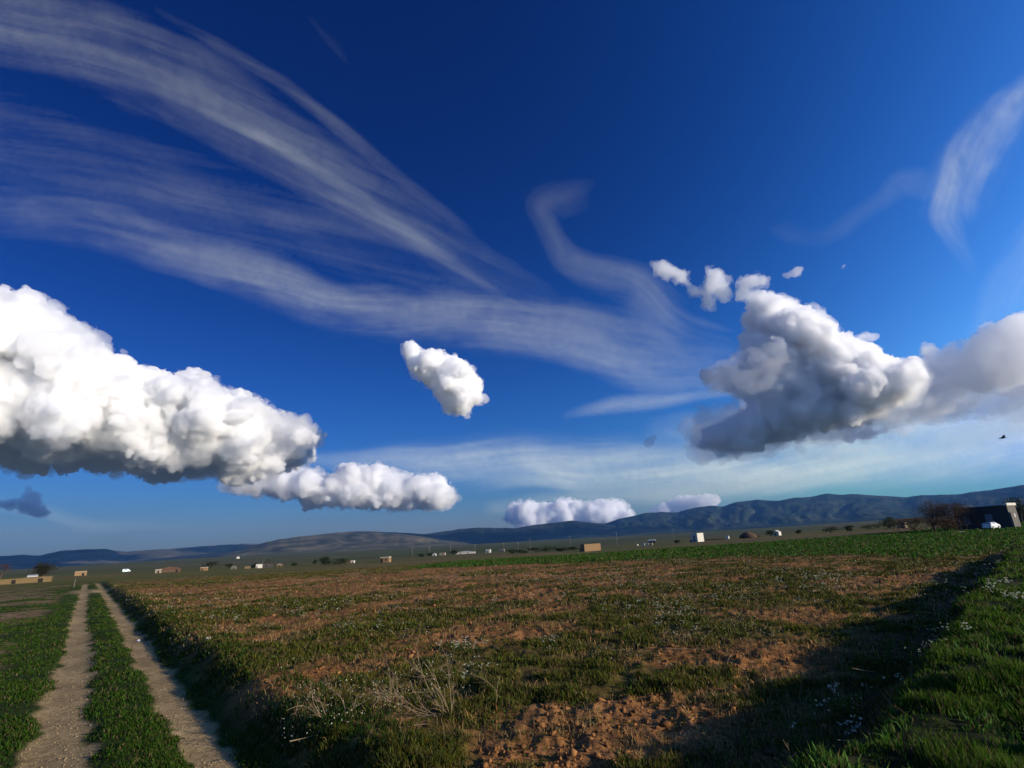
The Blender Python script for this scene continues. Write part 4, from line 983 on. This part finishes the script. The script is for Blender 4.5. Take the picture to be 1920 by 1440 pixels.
house('barn', 'low barn under a long dark roof behind the big round bush', 633, 658, 1050, 1057, 340, 0, .5, M_RUST, M_RUST, 'gable', [], cat='barn')
house('house', 'little white walled house at the right end of the dark barn', 658, 664, 1051, 1056, 335, -.3, .8, M_WHITE, M_GREY, 'flat', [door(.3, .6)])
house('house', 'square tan house with a white flat roof edge in mid plain', 713, 729, 1046, 1056, 300, -.35, .7, M_MUD, M_WHITE, 'flat', [door(.06, .3, .8), win(.6, .75)])
house('house', 'pair-like small white house nearest the power poles, left one', 811, 817, 1041, 1046, 480, -.3, .8, M_WHITE, M_TIN, 'gable', [door(.4, .7)])
house('house', 'grey and white low house just right of the small house by the power poles', 824, 834, 1041, 1046, 480, -.3, .6, M_CREAM, M_GREY, 'flat', [win(.5, .7)])
house('long_shed', 'long white farm shed among shrubs below the green foothill', 855, 891, 1038, 1043, 500, -.1, .25, M_WHITE, M_TIN, 'gable', [door(.2, .25), door(.6, .65)], cat='shed')
house('house', 'small bright white house left of the dark hedge', 911, 919, 1033, 1039, 480, -.3, .7, M_WHITE, M_WHITE, 'flat', [door(.3, .5)])
house('house', 'small grey house half hidden at the left end of the dark hedge', 936, 945, 1033, 1038, 480, -.3, .7, M_GREY, M_TIN, 'flat', [])
# the mud brick barn in the middle
house('mud_brick_barn', 'broad brown mud brick barn with one long sunlit wall, middle of the plain', 1097, 1127, 1020, 1033, 290, .50, .5, M_MUD, M_MUD, 'flat', [('buttress', M_MUD, -.02, .05, 0, 1)], over=.0, cat='barn')
house('brick_pillar', 'pale stub of mud wall standing apart at the left of the brown barn', 1088, 1093, 1021, 1031, 292, .3, .8, M_MUDL, None, 'ruin', [], cat='ruin')
house('gap_block', 'near-black block filling the dark gap between the wall stub and the brown barn', 1092.5, 1098, 1022, 1031, 294, .3, .8, M_HOLE, M_RUST, 'shed', [], cat='shed')  # roofed block standing in for the dark gap, darkness put into its colour
# white specks and sheds right of the barn
bm = bmesh.new(); bmesh.ops.create_uvsphere(bm, u_segments=16, v_segments=10, radius=.5)
p, t, a = spot(1195, 1023, 320)
tk = empty('water_tank', p, -a); tag(tk, 'round white water tank, leftmost of the white specks right of the barn', 'tank')
for v in bm.verts: v.co *= 4.4 * t; v.co.z = v.co.z * .95 + 2.2 * t
o = bm_obj('tank_shell', bm, M_WHITE, tk)
box_obj('tank_cradle', M_GREY, tk, (0, 0, .15), (3.4 * t, 2.6 * t, .5))
for (px, w, lab) in ((1205.5, 6, 'low white hut next to the round water tank'), (1214.5, 4, 'tiny white hut, second right of the round water tank'), (1220, 6, 'low grey and white hut nearest the tin roofed shed')):
    house('hut', lab, px - w / 2, px + w / 2, 1018, 1022, 330, -.3, .6, M_WHITE if w != 6 or px < 1210 else M_CREAM, M_TIN, 'flat', [door(.4, .6)], cat='hut')
house('shed', 'dark shed with a shining white tin roof, behind the row of white huts', 1216, 1229, 1010, 1017, 420, -.1, .6, M_DARK, M_TIN, 'shed', [door(.3, .5)], cat='shed')
house('tower_house', 'tall narrow white house with a dark left side, brightest on the plain', 1298, 1309, 1003, 1019, 310, -.75, 1.1, M_WHITE, M_WHITE, 'flat', [('window', M_HOLE, .35, .6, .55, .75), ('window', M_HOLE, .35, .6, .15, .4)], over=.0)
house('outbuilding', 'white tin canopy joined to the left of the tall white house', 1293, 1299, 1003, 1008, 312, -.2, .8, M_DARK, M_WHITE, 'flat', [], cat='canopy')
house('long_wall', 'long dark low wall running right from the tall white house', 1311, 1358, 1010, 1014, 330, 0, .03, M_RUST, None, 'ruin', [], cat='wall')
house('hut', 'tiny white hut at the right end of the long dark wall', 1360, 1366, 1005, 1010, 345, -.3, .8, M_WHITE, M_WHITE, 'flat', [], cat='hut')
house('house', 'little white gabled house with dark shrubs at its left, right of the dome hut', 1449, 1460, 993, 1003, 320, -.5, .7, M_WHITE, M_WHITE, 'gable', [door(.4, .6)])
house('hut', 'beige hut with a white roof edge beside the round green bush', 1682, 1694, 970, 980, 230, -.4, .7, M_CREAM, M_WHITE, 'flat', [door(.5, .75)], cat='hut')
# domed dark hut
p, t, a = spot(1405, 1012, 310)
dm = empty('domed_hut', p, -a); tag(dm, 'dark domed earth hut like a low mound on the brown margin', 'hut')
bm = bmesh.new(); bmesh.ops.create_uvsphere(bm, u_segments=24, v_segments=14, radius=1)
for v in bm.verts:
    v.co.x *= 16 * t * (1 + .1 * math.sin(5 * v.co.z)); v.co.y *= 10 * t; v.co.z = max(-.2, v.co.z * 11.5 * t) * (1 - .25 * max(0, v.co.x / (16 * t)))
for f in bm.faces: f.smooth = True
bm_obj('earth_dome', bm, M_RUST, dm)
box_obj('doorway', M_HOLE, dm, (-9 * t, -8.5 * t, 2.2 * t), (3 * t, 3 * t, 4.6 * t))
box_obj('wing', M_RUST, dm, (12 * t, 0, 2.0 * t), (13 * t, 9 * t, 4.4 * t), .1)

# house at the right; its front's shade is painted in, the end wall paler
p, t, a = spot(1850, 978, 150)
fh = empty('stone_house', p - np.array([0, 0, .3]), -a - .34); tag(fh, 'flat roofed stone house with a front painted dark as shade and a paler sunlit end wall, at the far right', 'house')
W, H, D = 74 * t / .9, 38 * t + .3, 38 * t
bm = bmesh.new(); add_box(bm, (0, 0, H / 2), (W, D, H)); bm_obj('wall', bm, M_DARK, fh)
box_obj('end_wall', M_GREY, fh, (W / 2 + .05, 0, H * .5), (.12, D - .1, H - .02))
box_obj('roof', M_DARK, fh, (0, 0, H + .08), (W + .3, D + .3, .22))
bm = bmesh.new(); add_box(bm, (W / 2 + .02, 0, H + .30), (.5, D + .32, .5)); bm_obj('coping', bm, M_WHITE, fh)
for u in (-.28, .14):
    f = box_obj('window', M_WOOD, fh, (u * W, -D / 2 - .03, H * .5), (1.25, .1, 1.7)); box_obj('pane', M_GLASS, f, (u * W, -D / 2 - .085, H * .5), (1.05, .02, 1.5)); box_obj('sill', M_CREAM, f, (u * W, -D / 2 - .10, H * .5 - .92), (1.45, .2, .1))
dd = box_obj('door', M_RUST, fh, (-.07 * W, -D / 2 - .04, 1.1 + .2), (1.0, .1, 2.1)); box_obj('handle', M_TIN, dd, (-.07 * W + .38, -D / 2 - .11, 1.3), (.06, .05, .2))
f = box_obj('window', M_CREAM, fh, (W / 2 + .10, .1 * D, H * .58), (.1, .8, .8)); box_obj('pane', M_TIN, f, (W / 2 + .16, .1 * D, H * .58), (.02, .62, .62))
box_obj('buttress', M_GREY, fh, (W / 2 + .2, -D / 2 + .35, H * .36), (.5, .7, H * .72), .35)
box_obj('plinth', M_DARK, fh, (0, -D / 2 - .04, .35), (W - .1, .12, .7))
box_obj('drainpipe', M_TIN, fh, (-.42 * W, -D / 2 - .06, H * .5), (.1, .1, H * .96))

def make_car(label, px, py, dist, yaw, name='parked_car', mat=None, L=3.9, Wd=1.65, Ht=1.45, van=False):
    p, t, a = spot(px, py, dist)
    root = empty(name, p, -a + yaw); tag(root, label, 'van' if van else 'car')
    prof = [(-L / 2, .32), (-L / 2, .85), (-L * .44, .95), (-L * .36, Ht), (L * .12, Ht), (L * .27, .98), (L * .47, .86), (L / 2, .62), (L / 2, .32)] if not van else \
           [(-L / 2, .35), (-L / 2, Ht - .1), (-L * .47, Ht), (L * .22, Ht), (L * .36, 1.15), (L * .48, .95), (L / 2, .6), (L / 2, .35)]
    bm = bmesh.new(); rows = []
    for sgn in (-1, 1):
        rows.append([bm.verts.new((x_, sgn * Wd / 2 * (1 if z_ < 1.0 else .86), z_)) for x_, z_ in prof])
    n = len(prof)
    for i in range(n): bm.faces.new((rows[0][i], rows[0][(i + 1) % n], rows[1][(i + 1) % n], rows[1][i]))
    bm.faces.new(rows[0][::-1]); bm.faces.new(rows[1])
    bmesh.ops.recalc_face_normals(bm, faces=bm.faces[:])
    bmesh.ops.bevel(bm, geom=bm.edges[:], offset=.06, segments=2, affect='EDGES')
    bm_obj('body', bm, mat or M_PAINT, root)
    for sx in (-.31, .31):
        for sy in (-1, 1):
            bm = bmesh.new(); bmesh.ops.create_cone(bm, cap_ends=True, segments=18, radius1=.32, radius2=.32, depth=.2)
            for v in bm.verts: v.co = Vector((v.co.x + sx * L, v.co.z + sy * (Wd / 2 - .06), v.co.y + .32))
            wv = bm_obj('wheel', bm, M_TYRE, root)
            bm = bmesh.new(); bmesh.ops.create_cone(bm, cap_ends=True, segments=14, radius1=.18, radius2=.18, depth=.03)
            for v in bm.verts: v.co = Vector((v.co.x + sx * L, v.co.z + sy * (Wd / 2 + .055), v.co.y + .32))
            bm_obj('rim', bm, M_TIN, wv)
    zt = (Ht + 1.0) / 2
    for sy in (-1, 1): box_obj('side_window', M_GLASS, root, (-L * .1, sy * (Wd / 2 * .93 + .012), zt), (L * .34, .03, (Ht - 1.0) * .62))
    box_obj('rear_window', M_GLASS, root, (-L * (.405 if not van else .5) - .01, 0, zt + .05), (.05, Wd * .66, (Ht - 1.0) * .6))
    for sy in (-1, 1): box_obj('tail_lamp', M_RUST, root, (-L / 2 - .01, sy * Wd * .4, .78), (.05, .16, .2))
    for sy in (-1, 1): box_obj('headlight', M_GLASS, root, (L / 2 - .02, sy * Wd * .36, .7), (.08, .26, .14))
    return root
make_car('white car parked before the stone house at the far right', 1857, 982, 138, 1.15, L=3.3, Wd=1.5, Ht=1.3)
make_car('pale cyan van parked alone on the plain right of the track end', 236, 1076, 400, .15, 'parked_van', M_CYAN, 3.9, 1.7, 1.8, True)

def stone(name, label, px, py, dist, s, mat, cat, sq=.6):
    p, t, a = spot(px, py, dist); bm = bmesh.new(); bmesh.ops.create_icosphere(bm, subdivisions=2, radius=1)
    for v in bm.verts:
        k = .75 + .5 * float(vnoise3(np.array(v.co) * 1.7 + px)); v.co = Vector((v.co.x * s * k, v.co.y * s * k * .8, v.co.z * s * sq * k))
    o = bm_obj(name, bm, mat); o.location = p + np.array([0, 0, s * sq * .4]); o.rotation_euler = (0, 0, px); return tag(o, label, cat)
stone('white_stone', 'small white stone on the grass in front of the stone house', 1834, 983, 128, .22, M_WHITE, 'stone')
stone('pale_boulder', 'flat pale boulder under the bare brown trees at the right', 1797, 989, 122, .45, M_CREAM, 'boulder', .35)
stone('pale_boulder', 'second flat pale boulder, right of its neighbour under the bare trees', 1803, 989, 123, .36, M_CREAM, 'boulder', .4)

# crumpled scraps of litter
def litter(label, px, py, s, z0):
    g2 = ground_px(np.array(float(px)), np.array(float(py)), z0); z = float(terrain(g2[:1], g2[1:])[0])
    bm = bmesh.new(); bmesh.ops.create_icosphere(bm, subdivisions=2, radius=s)
    for v in bm.verts: v.co *= .5 + float(vnoise3(np.array(v.co) / s * 2.3 + px)); v.co.z *= .8
    o = bm_obj('paper_scrap', bm, M_LITTER); o.location = (g2[0], g2[1], z + s * .7); return tag(o, label, 'litter')
litter('crumpled white paper scrap on the right wheel rut of the track', 260, 1203, .045, -.36)
litter('crumpled white paper scrap in the weeds beside the track ditch', 390, 1208, .055, 0)

# poles
def pole(label, px, top, base, dist, cross=True):
    p, t, a = spot(px, base, dist); h = (base - top) * t
    root = empty('power_pole', p, -a + .5); tag(root, label, 'pole', 'power poles across the plain')
    V = []; F = []; tube(V, F, [(0, 0, -.3), (0, 0, h * .5), (0, 0, h)], .20, .13, 8); mesh_obj('mast', V, F, M_WOOD, root)
    if cross:
        arm = box_obj('crossarm', M_WOOD, root, (0, -.16, h * .95), (2.0, .12, .14))
        for u in (-.9, -.3, .3, .9):
            V = []; F = []; tube(V, F, [(u, -.16, h * .95 + .07), (u, -.16, h * .95 + .35)], .07, .05, 6); mesh_obj('insulator', V, F, M_CREAM, arm)
    return root
pole('power pole before the green foothill, leftmost of the line', 773, 1036, 1050, 520)
pole('power pole second from the left, standing by the small white houses', 805, 1032, 1048, 520)
pole('tall power pole right of the small white houses, third in the line', 845, 1030, 1045, 500)
pole('short power pole at the right end of the long white shed', 891, 1025, 1041, 520)
pole('power pole between the small white house and the dark hedge', 945, 1024, 1039, 520)
pole('thin pole just left of the tallest pole over the dark hedge', 972, 1025, 1038, 560)
pole('tallest pale power pole rising over the middle of the dark hedge', 995, 1016, 1036, 520)
pole('power pole over the right part of the dark hedge', 1070, 1009, 1030, 540)
pole('power pole right of the brown mud barn', 1158, 1003, 1025, 520)
pole('far power pole before the blue hills, left of the tall white house', 1264, 994, 1014, 620)
p, t, a = spot(140, 1091, 105)
V = []; F = []; tube(V, F, [(0, 0, -.2), (.02, 0, .7), (.05, 0, 15 * t)], .05, .04, 6)
o = mesh_obj('fence_post', V, F, M_WOOD); o.location = p; tag(o, 'single thin fence post by the far end of the dirt track', 'post')

# trees and bushes
def tree(name, label, px, top, base, wpx, dist, col, n, cat='tree', group=None, trunk=.35, gap=.42, leaf=1.6, shape=1.0, limbs=7, seed=0):
    p, t, a = spot(px, base, dist); rg = np.random.default_rng(seed + int(px))
    H = (base - top) * t; Wd = wpx * t
    root = empty(name, p, -a); tag(root, label, cat, group)
    V = []; F = []; c0 = H * trunk; r0 = max(.05, H * .03)
    tube(V, F, smoothline([(0, 0, -.15), (rg.normal(0, .03) * H, 0, c0 * .6), (rg.normal(0, .04) * H, 0, c0 + H * .15)], 4), r0, r0 * .6, 7)
    cl = []
    for q in range(limbs):
        an = rg.uniform(0, 6.28); ra = rg.uniform(.15, .5) * Wd; zz = c0 + (H - c0) * rg.uniform(.25, .95)
        ra *= math.sqrt(max(.1, 1 - ((zz - c0) / (H - c0)) ** 2 * .8 * shape)); e = np.array([math.cos(an) * ra, math.sin(an) * ra * .8, zz])
        tube(V, F, smoothline([(0, 0, c0 * rg.uniform(.5, 1)), e * [.5, .5, .62], e], 4), r0 * .5, r0 * .12, 5); cl.append(e)
    mesh_obj('trunk', V, F, M_BARK, root)
    cl = np.array(cl); ci = rg.integers(0, len(cl), n)
    P = cl[ci] + rg.normal(0, 1, (n, 3)) * np.array([Wd * .16, Wd * .14, H * .13]) * rg.uniform(.6, 1.3, (len(cl), 1))[ci]
    P = P[(P[:, 2] > c0 * .35) & (P[:, 2] < H * 1.02)]; P = P[rg.random(len(P)) > gap * (fbm(P / (t * 7) + seed, 2) < .47)]
    m = len(P); s = leaf * t * rg.uniform(.5, 1.3, m)
    u = rg.normal(0, 1, (m, 3)); u /= np.linalg.norm(u, axis=1)[:, None]; w = np.cross(u, rg.normal(0, 1, (m, 3))); w /= np.linalg.norm(w, axis=1)[:, None]
    Vv = np.stack([P - u * s[:, None] * .6, P + w * s[:, None] * .45, P + u * s[:, None] * .7, P - w * s[:, None] * .4], 1).reshape(-1, 3)
    Ff = (np.arange(m) * 4)[:, None] + np.array([0, 1, 2, 3])
    cc = np.array(col)[None] * (rg.uniform(.6, 1.3, len(cl))[ci[:1].repeat(m)] if False else rg.uniform(.6, 1.4, (m, 1)))
    mesh_obj('crown', Vv, Ff, BLADE, root, attrs={'tint': np.repeat(cc, 4, 0)})
    return root
GR, OL, BRN = (.030, .050, .016), (.045, .050, .020), (.085, .055, .036)
tree('tree', 'dark bushy tree behind the long mud ruin at the far left', 80, 1041, 1071, 34, 230, (.035, .034, .018), 2600, limbs=11, trunk=.15)
tree('tree', 'reddish bare tree cut by the left edge of the photo', 4, 1040, 1072, 30, 240, (.10, .06, .04), 1200, limbs=8, gap=.6, leaf=1.0)
tree('bush', 'rounded dark bush standing behind the dark barn on the left plain', 612, 1049, 1066, 26, 290, GR, 1400, 'bush', limbs=9, trunk=.1)
tree('bush', 'wide dark green bush spreading left of the dark barn', 640, 1053, 1064, 30, 300, GR, 1100, 'bush', limbs=9, trunk=.1)
tree('bush', 'small dark bush in open grass right of the pale yellow house', 553, 1055, 1062, 13, 330, GR, 400, 'bush', trunk=.1)
tree('bush', 'small round dark bush midway between pale yellow house and dark barn', 590, 1053, 1060, 8, 350, GR, 350, 'bush', trunk=.1)
tree('bush', 'dark shrub behind the pale house at the end of the brown shed', 398, 1056, 1070, 26, 340, OL, 800, 'bush', trunk=.1)
tree('bush', 'low dark shrub left of the grey rounded hut', 428, 1060, 1070, 16, 330, OL, 500, 'bush', trunk=.1)
tree('tree', 'bare little tree behind the flat dark shed by the chimney tower', 501, 1052, 1066, 14, 345, OL, 260, gap=.6, leaf=1.0)
tree('bush', 'dark shrub on the left wall of the white walled chimney house', 475, 1059, 1067, 10, 335, GR, 350, 'bush', trunk=.1)
tree('bush', 'dark bush between the tan house and the small houses by the poles', 790, 1043, 1049, 12, 420, GR, 400, 'bush', trunk=.1)
tree('bush', 'dark clump of shrub beside the small white house by the poles', 805, 1041, 1048, 12, 430, GR, 400, 'bush', trunk=.1)
tree('bush', 'dark green shrub at the left end of the long white farm shed', 850, 1036, 1045, 14, 450, GR, 450, 'bush', trunk=.1)
for i, (px, tp, bs, w, lab) in enumerate(((960, 1031, 1039, 16, 'hedge bush at the left end of the dark hedge'), (978, 1031, 1038, 20, 'hedge bush below the tallest power pole, left side'), (1003, 1028, 1037, 22, 'hedge bush right under the tallest power pole'),
                                          (1030, 1025, 1036, 26, 'tallest dark bush in the middle of the hedge'), (1054, 1027, 1034, 26, 'hedge bush below the pole over the right of the hedge'), (1076, 1026, 1033, 24, 'hedge bush touching the pale wall stub of the barn'))):
    tree('hedge_bush', lab, px, tp, bs, w, 330, GR, 700, 'bush', 'bushes of the dark hedge', trunk=.05, seed=i)
for px, tp, bs, w, lab in ((1269, 1009, 1016, 10, 'small dark bush left of the tall white house'), (1500, 994, 1002, 12, 'small dark bush right of the white gabled house'), (1445, 992, 1003, 14, 'dark shrub against the left wall of the white gabled house'),
                           (1557, 984, 996, 34, 'low wide brown shrub on the margin right of the gabled house'), (1592, 981, 993, 16, 'dark round shrub left of the round green bush'), (1636, 977, 988, 30, 'brown scrub between the dark shrub and the round green bush')):
    tree('bush', lab, px, tp, bs, w, 300 if px < 1520 else 240, OL if px > 1520 else GR, 600, 'bush', trunk=.08)
tree('bush', 'round deep green bush standing left of the beige hut', 1666, 962, 983, 26, 220, (.022, .05, .02), 1500, 'bush', trunk=.1, limbs=9)
tree('bare_tree', 'tall grey leafless tree, left one beside the stone house', 1752, 934, 990, 62, 150, (.060, .048, .036), 5000, gap=.4, leaf=1.2, limbs=20, trunk=.2)
tree('bare_tree', 'reddish brown leafless tree touching the left end of the stone house', 1792, 941, 990, 58, 146, (.070, .044, .028), 7000, gap=.3, leaf=1.2, limbs=20, trunk=.15)
tree('scrub', 'low red brown scrub spreading left of the leafless trees', 1712, 965, 988, 70, 165, (.085, .052, .030), 3000, 'scrub', trunk=.08, limbs=18)
tree('scrub', 'dark brown scrub under the two leafless trees', 1772, 968, 991, 60, 140, (.065, .040, .024), 3000, 'scrub', trunk=.08, limbs=18)
tree('tree', 'dark round tree cut by the right edge of the photo, behind the stone house', 1914, 922, 966, 34, 210, (.022, .032, .02), 2200, trunk=.3, limbs=11)
house('house', 'low dark house with pale bits under the dark tree at the right edge', 1893, 1935, 938, 962, 215, -.3, .5, M_DARK, M_DARK, 'gable', [('window', M_WHITE, .05, .14, .35, .6), ('door', M_CREAM, .2, .3, .1, .6)])

# the flying bird
bp = at(np.array(1880.0), np.array(821.0), 44.0)
bird = empty('bird', bp, 0.0); tag(bird, 'small dark bird in flight low over the hills at the right', 'bird')
aR = np.array([math.cos(math.radians(42)), -math.sin(math.radians(42)), 0]); aF = np.array([math.sin(math.radians(42)), math.cos(math.radians(42)), 0]); aZ = np.array([0, 0, 1.0])
V = []; F = []; ns = 10
sec = [(-.20, .003, 0), (-.185, .012, .0), (-.15, .022, .003), (-.10, .034, .002), (-.03, .046, -.004), (.05, .040, -.004), (.11, .026, .0), (.16, .026, .004), (.21, .030, .008), (.225, .003, .008)]
for i, (x_, r_, z_) in enumerate(sec):
    for s in range(ns):
        q = 2 * math.pi * s / ns; w = r_ * math.cos(q) * (1 if x_ < .13 else 1.7); h = r_ * math.sin(q) * (1 if x_ < .13 else .25)
        V.append(aR * x_ + aF * w + aZ * (z_ + h))
for i in range(len(sec) - 1):
    for s in range(ns): F.append((i * ns + s, i * ns + (s + 1) % ns, (i + 1) * ns + (s + 1) % ns, (i + 1) * ns + s))
F.append(tuple(range(ns))[::-1]); F.append(tuple((len(sec) - 1) * ns + s for s in range(ns)))
M_BIRD = surf_mat('dark_plumage', (.018, .018, .022), .8, .2, 30)
mesh_obj('body', V, F, M_BIRD, bird, smooth=True)
for sg, up in ((1, .75), (-1, .35)):
    V = []; F = []; m = 7
    for i in range(m):
        u = i / (m - 1); c = .10 * (1 - u) ** .6 + .012; sp = .34 * u; zz = up * sp * (1 - .25 * u) ; bk = .10 * u * u + .02
        for (dx, dz) in ((-c * .6, 0), (c * .3, .006), (c, 0), (c * .3, -.004)): V.append(aR * (dx + bk) + aF * sg * (sp * .8 + .02) + aZ * (zz + dz + .01))
    for i in range(m - 1):
        for s in range(4): F.append((i * 4 + s, i * 4 + (s + 1) % 4, (i + 1) * 4 + (s + 1) % 4, (i + 1) * 4 + s))
    F.append((3, 2, 1, 0)); F.append(tuple((m - 1) * 4 + s for s in range(4)))
    mesh_obj('wing', V, F, M_BIRD, bird)

# ------------------------------------------------------------------ haze: thin air round the land
def haze_box():
    m, n, l = new_mat('thin_air'); n.remove(n['Principled BSDF'])
    v = n.new('ShaderNodeVolumePrincipled'); v.inputs['Color'].default_value = (.14, .40, 1.0, 1); v.inputs['Density'].default_value = 2.8e-5
    l.new(v.outputs[0], n['Material Output'].inputs['Volume'])
    try: m.cycles.homogeneous_volume = True
    except Exception: pass
    x = 13600.0; z0, z1 = -60.0, 640.0
    V = [(-x, -x, z0), (x, -x, z0), (x, x, z0), (-x, x, z0), (-x, -x, z1), (x, -x, z1), (x, x, z1), (-x, x, z1)]
    F = [(0, 3, 2, 1), (4, 5, 6, 7), (0, 1, 5, 4), (1, 2, 6, 5), (2, 3, 7, 6), (3, 0, 4, 7)]
    o = mesh_obj('haze', V, F, m); tag(o, kind='stuff'); return o
haze_box()
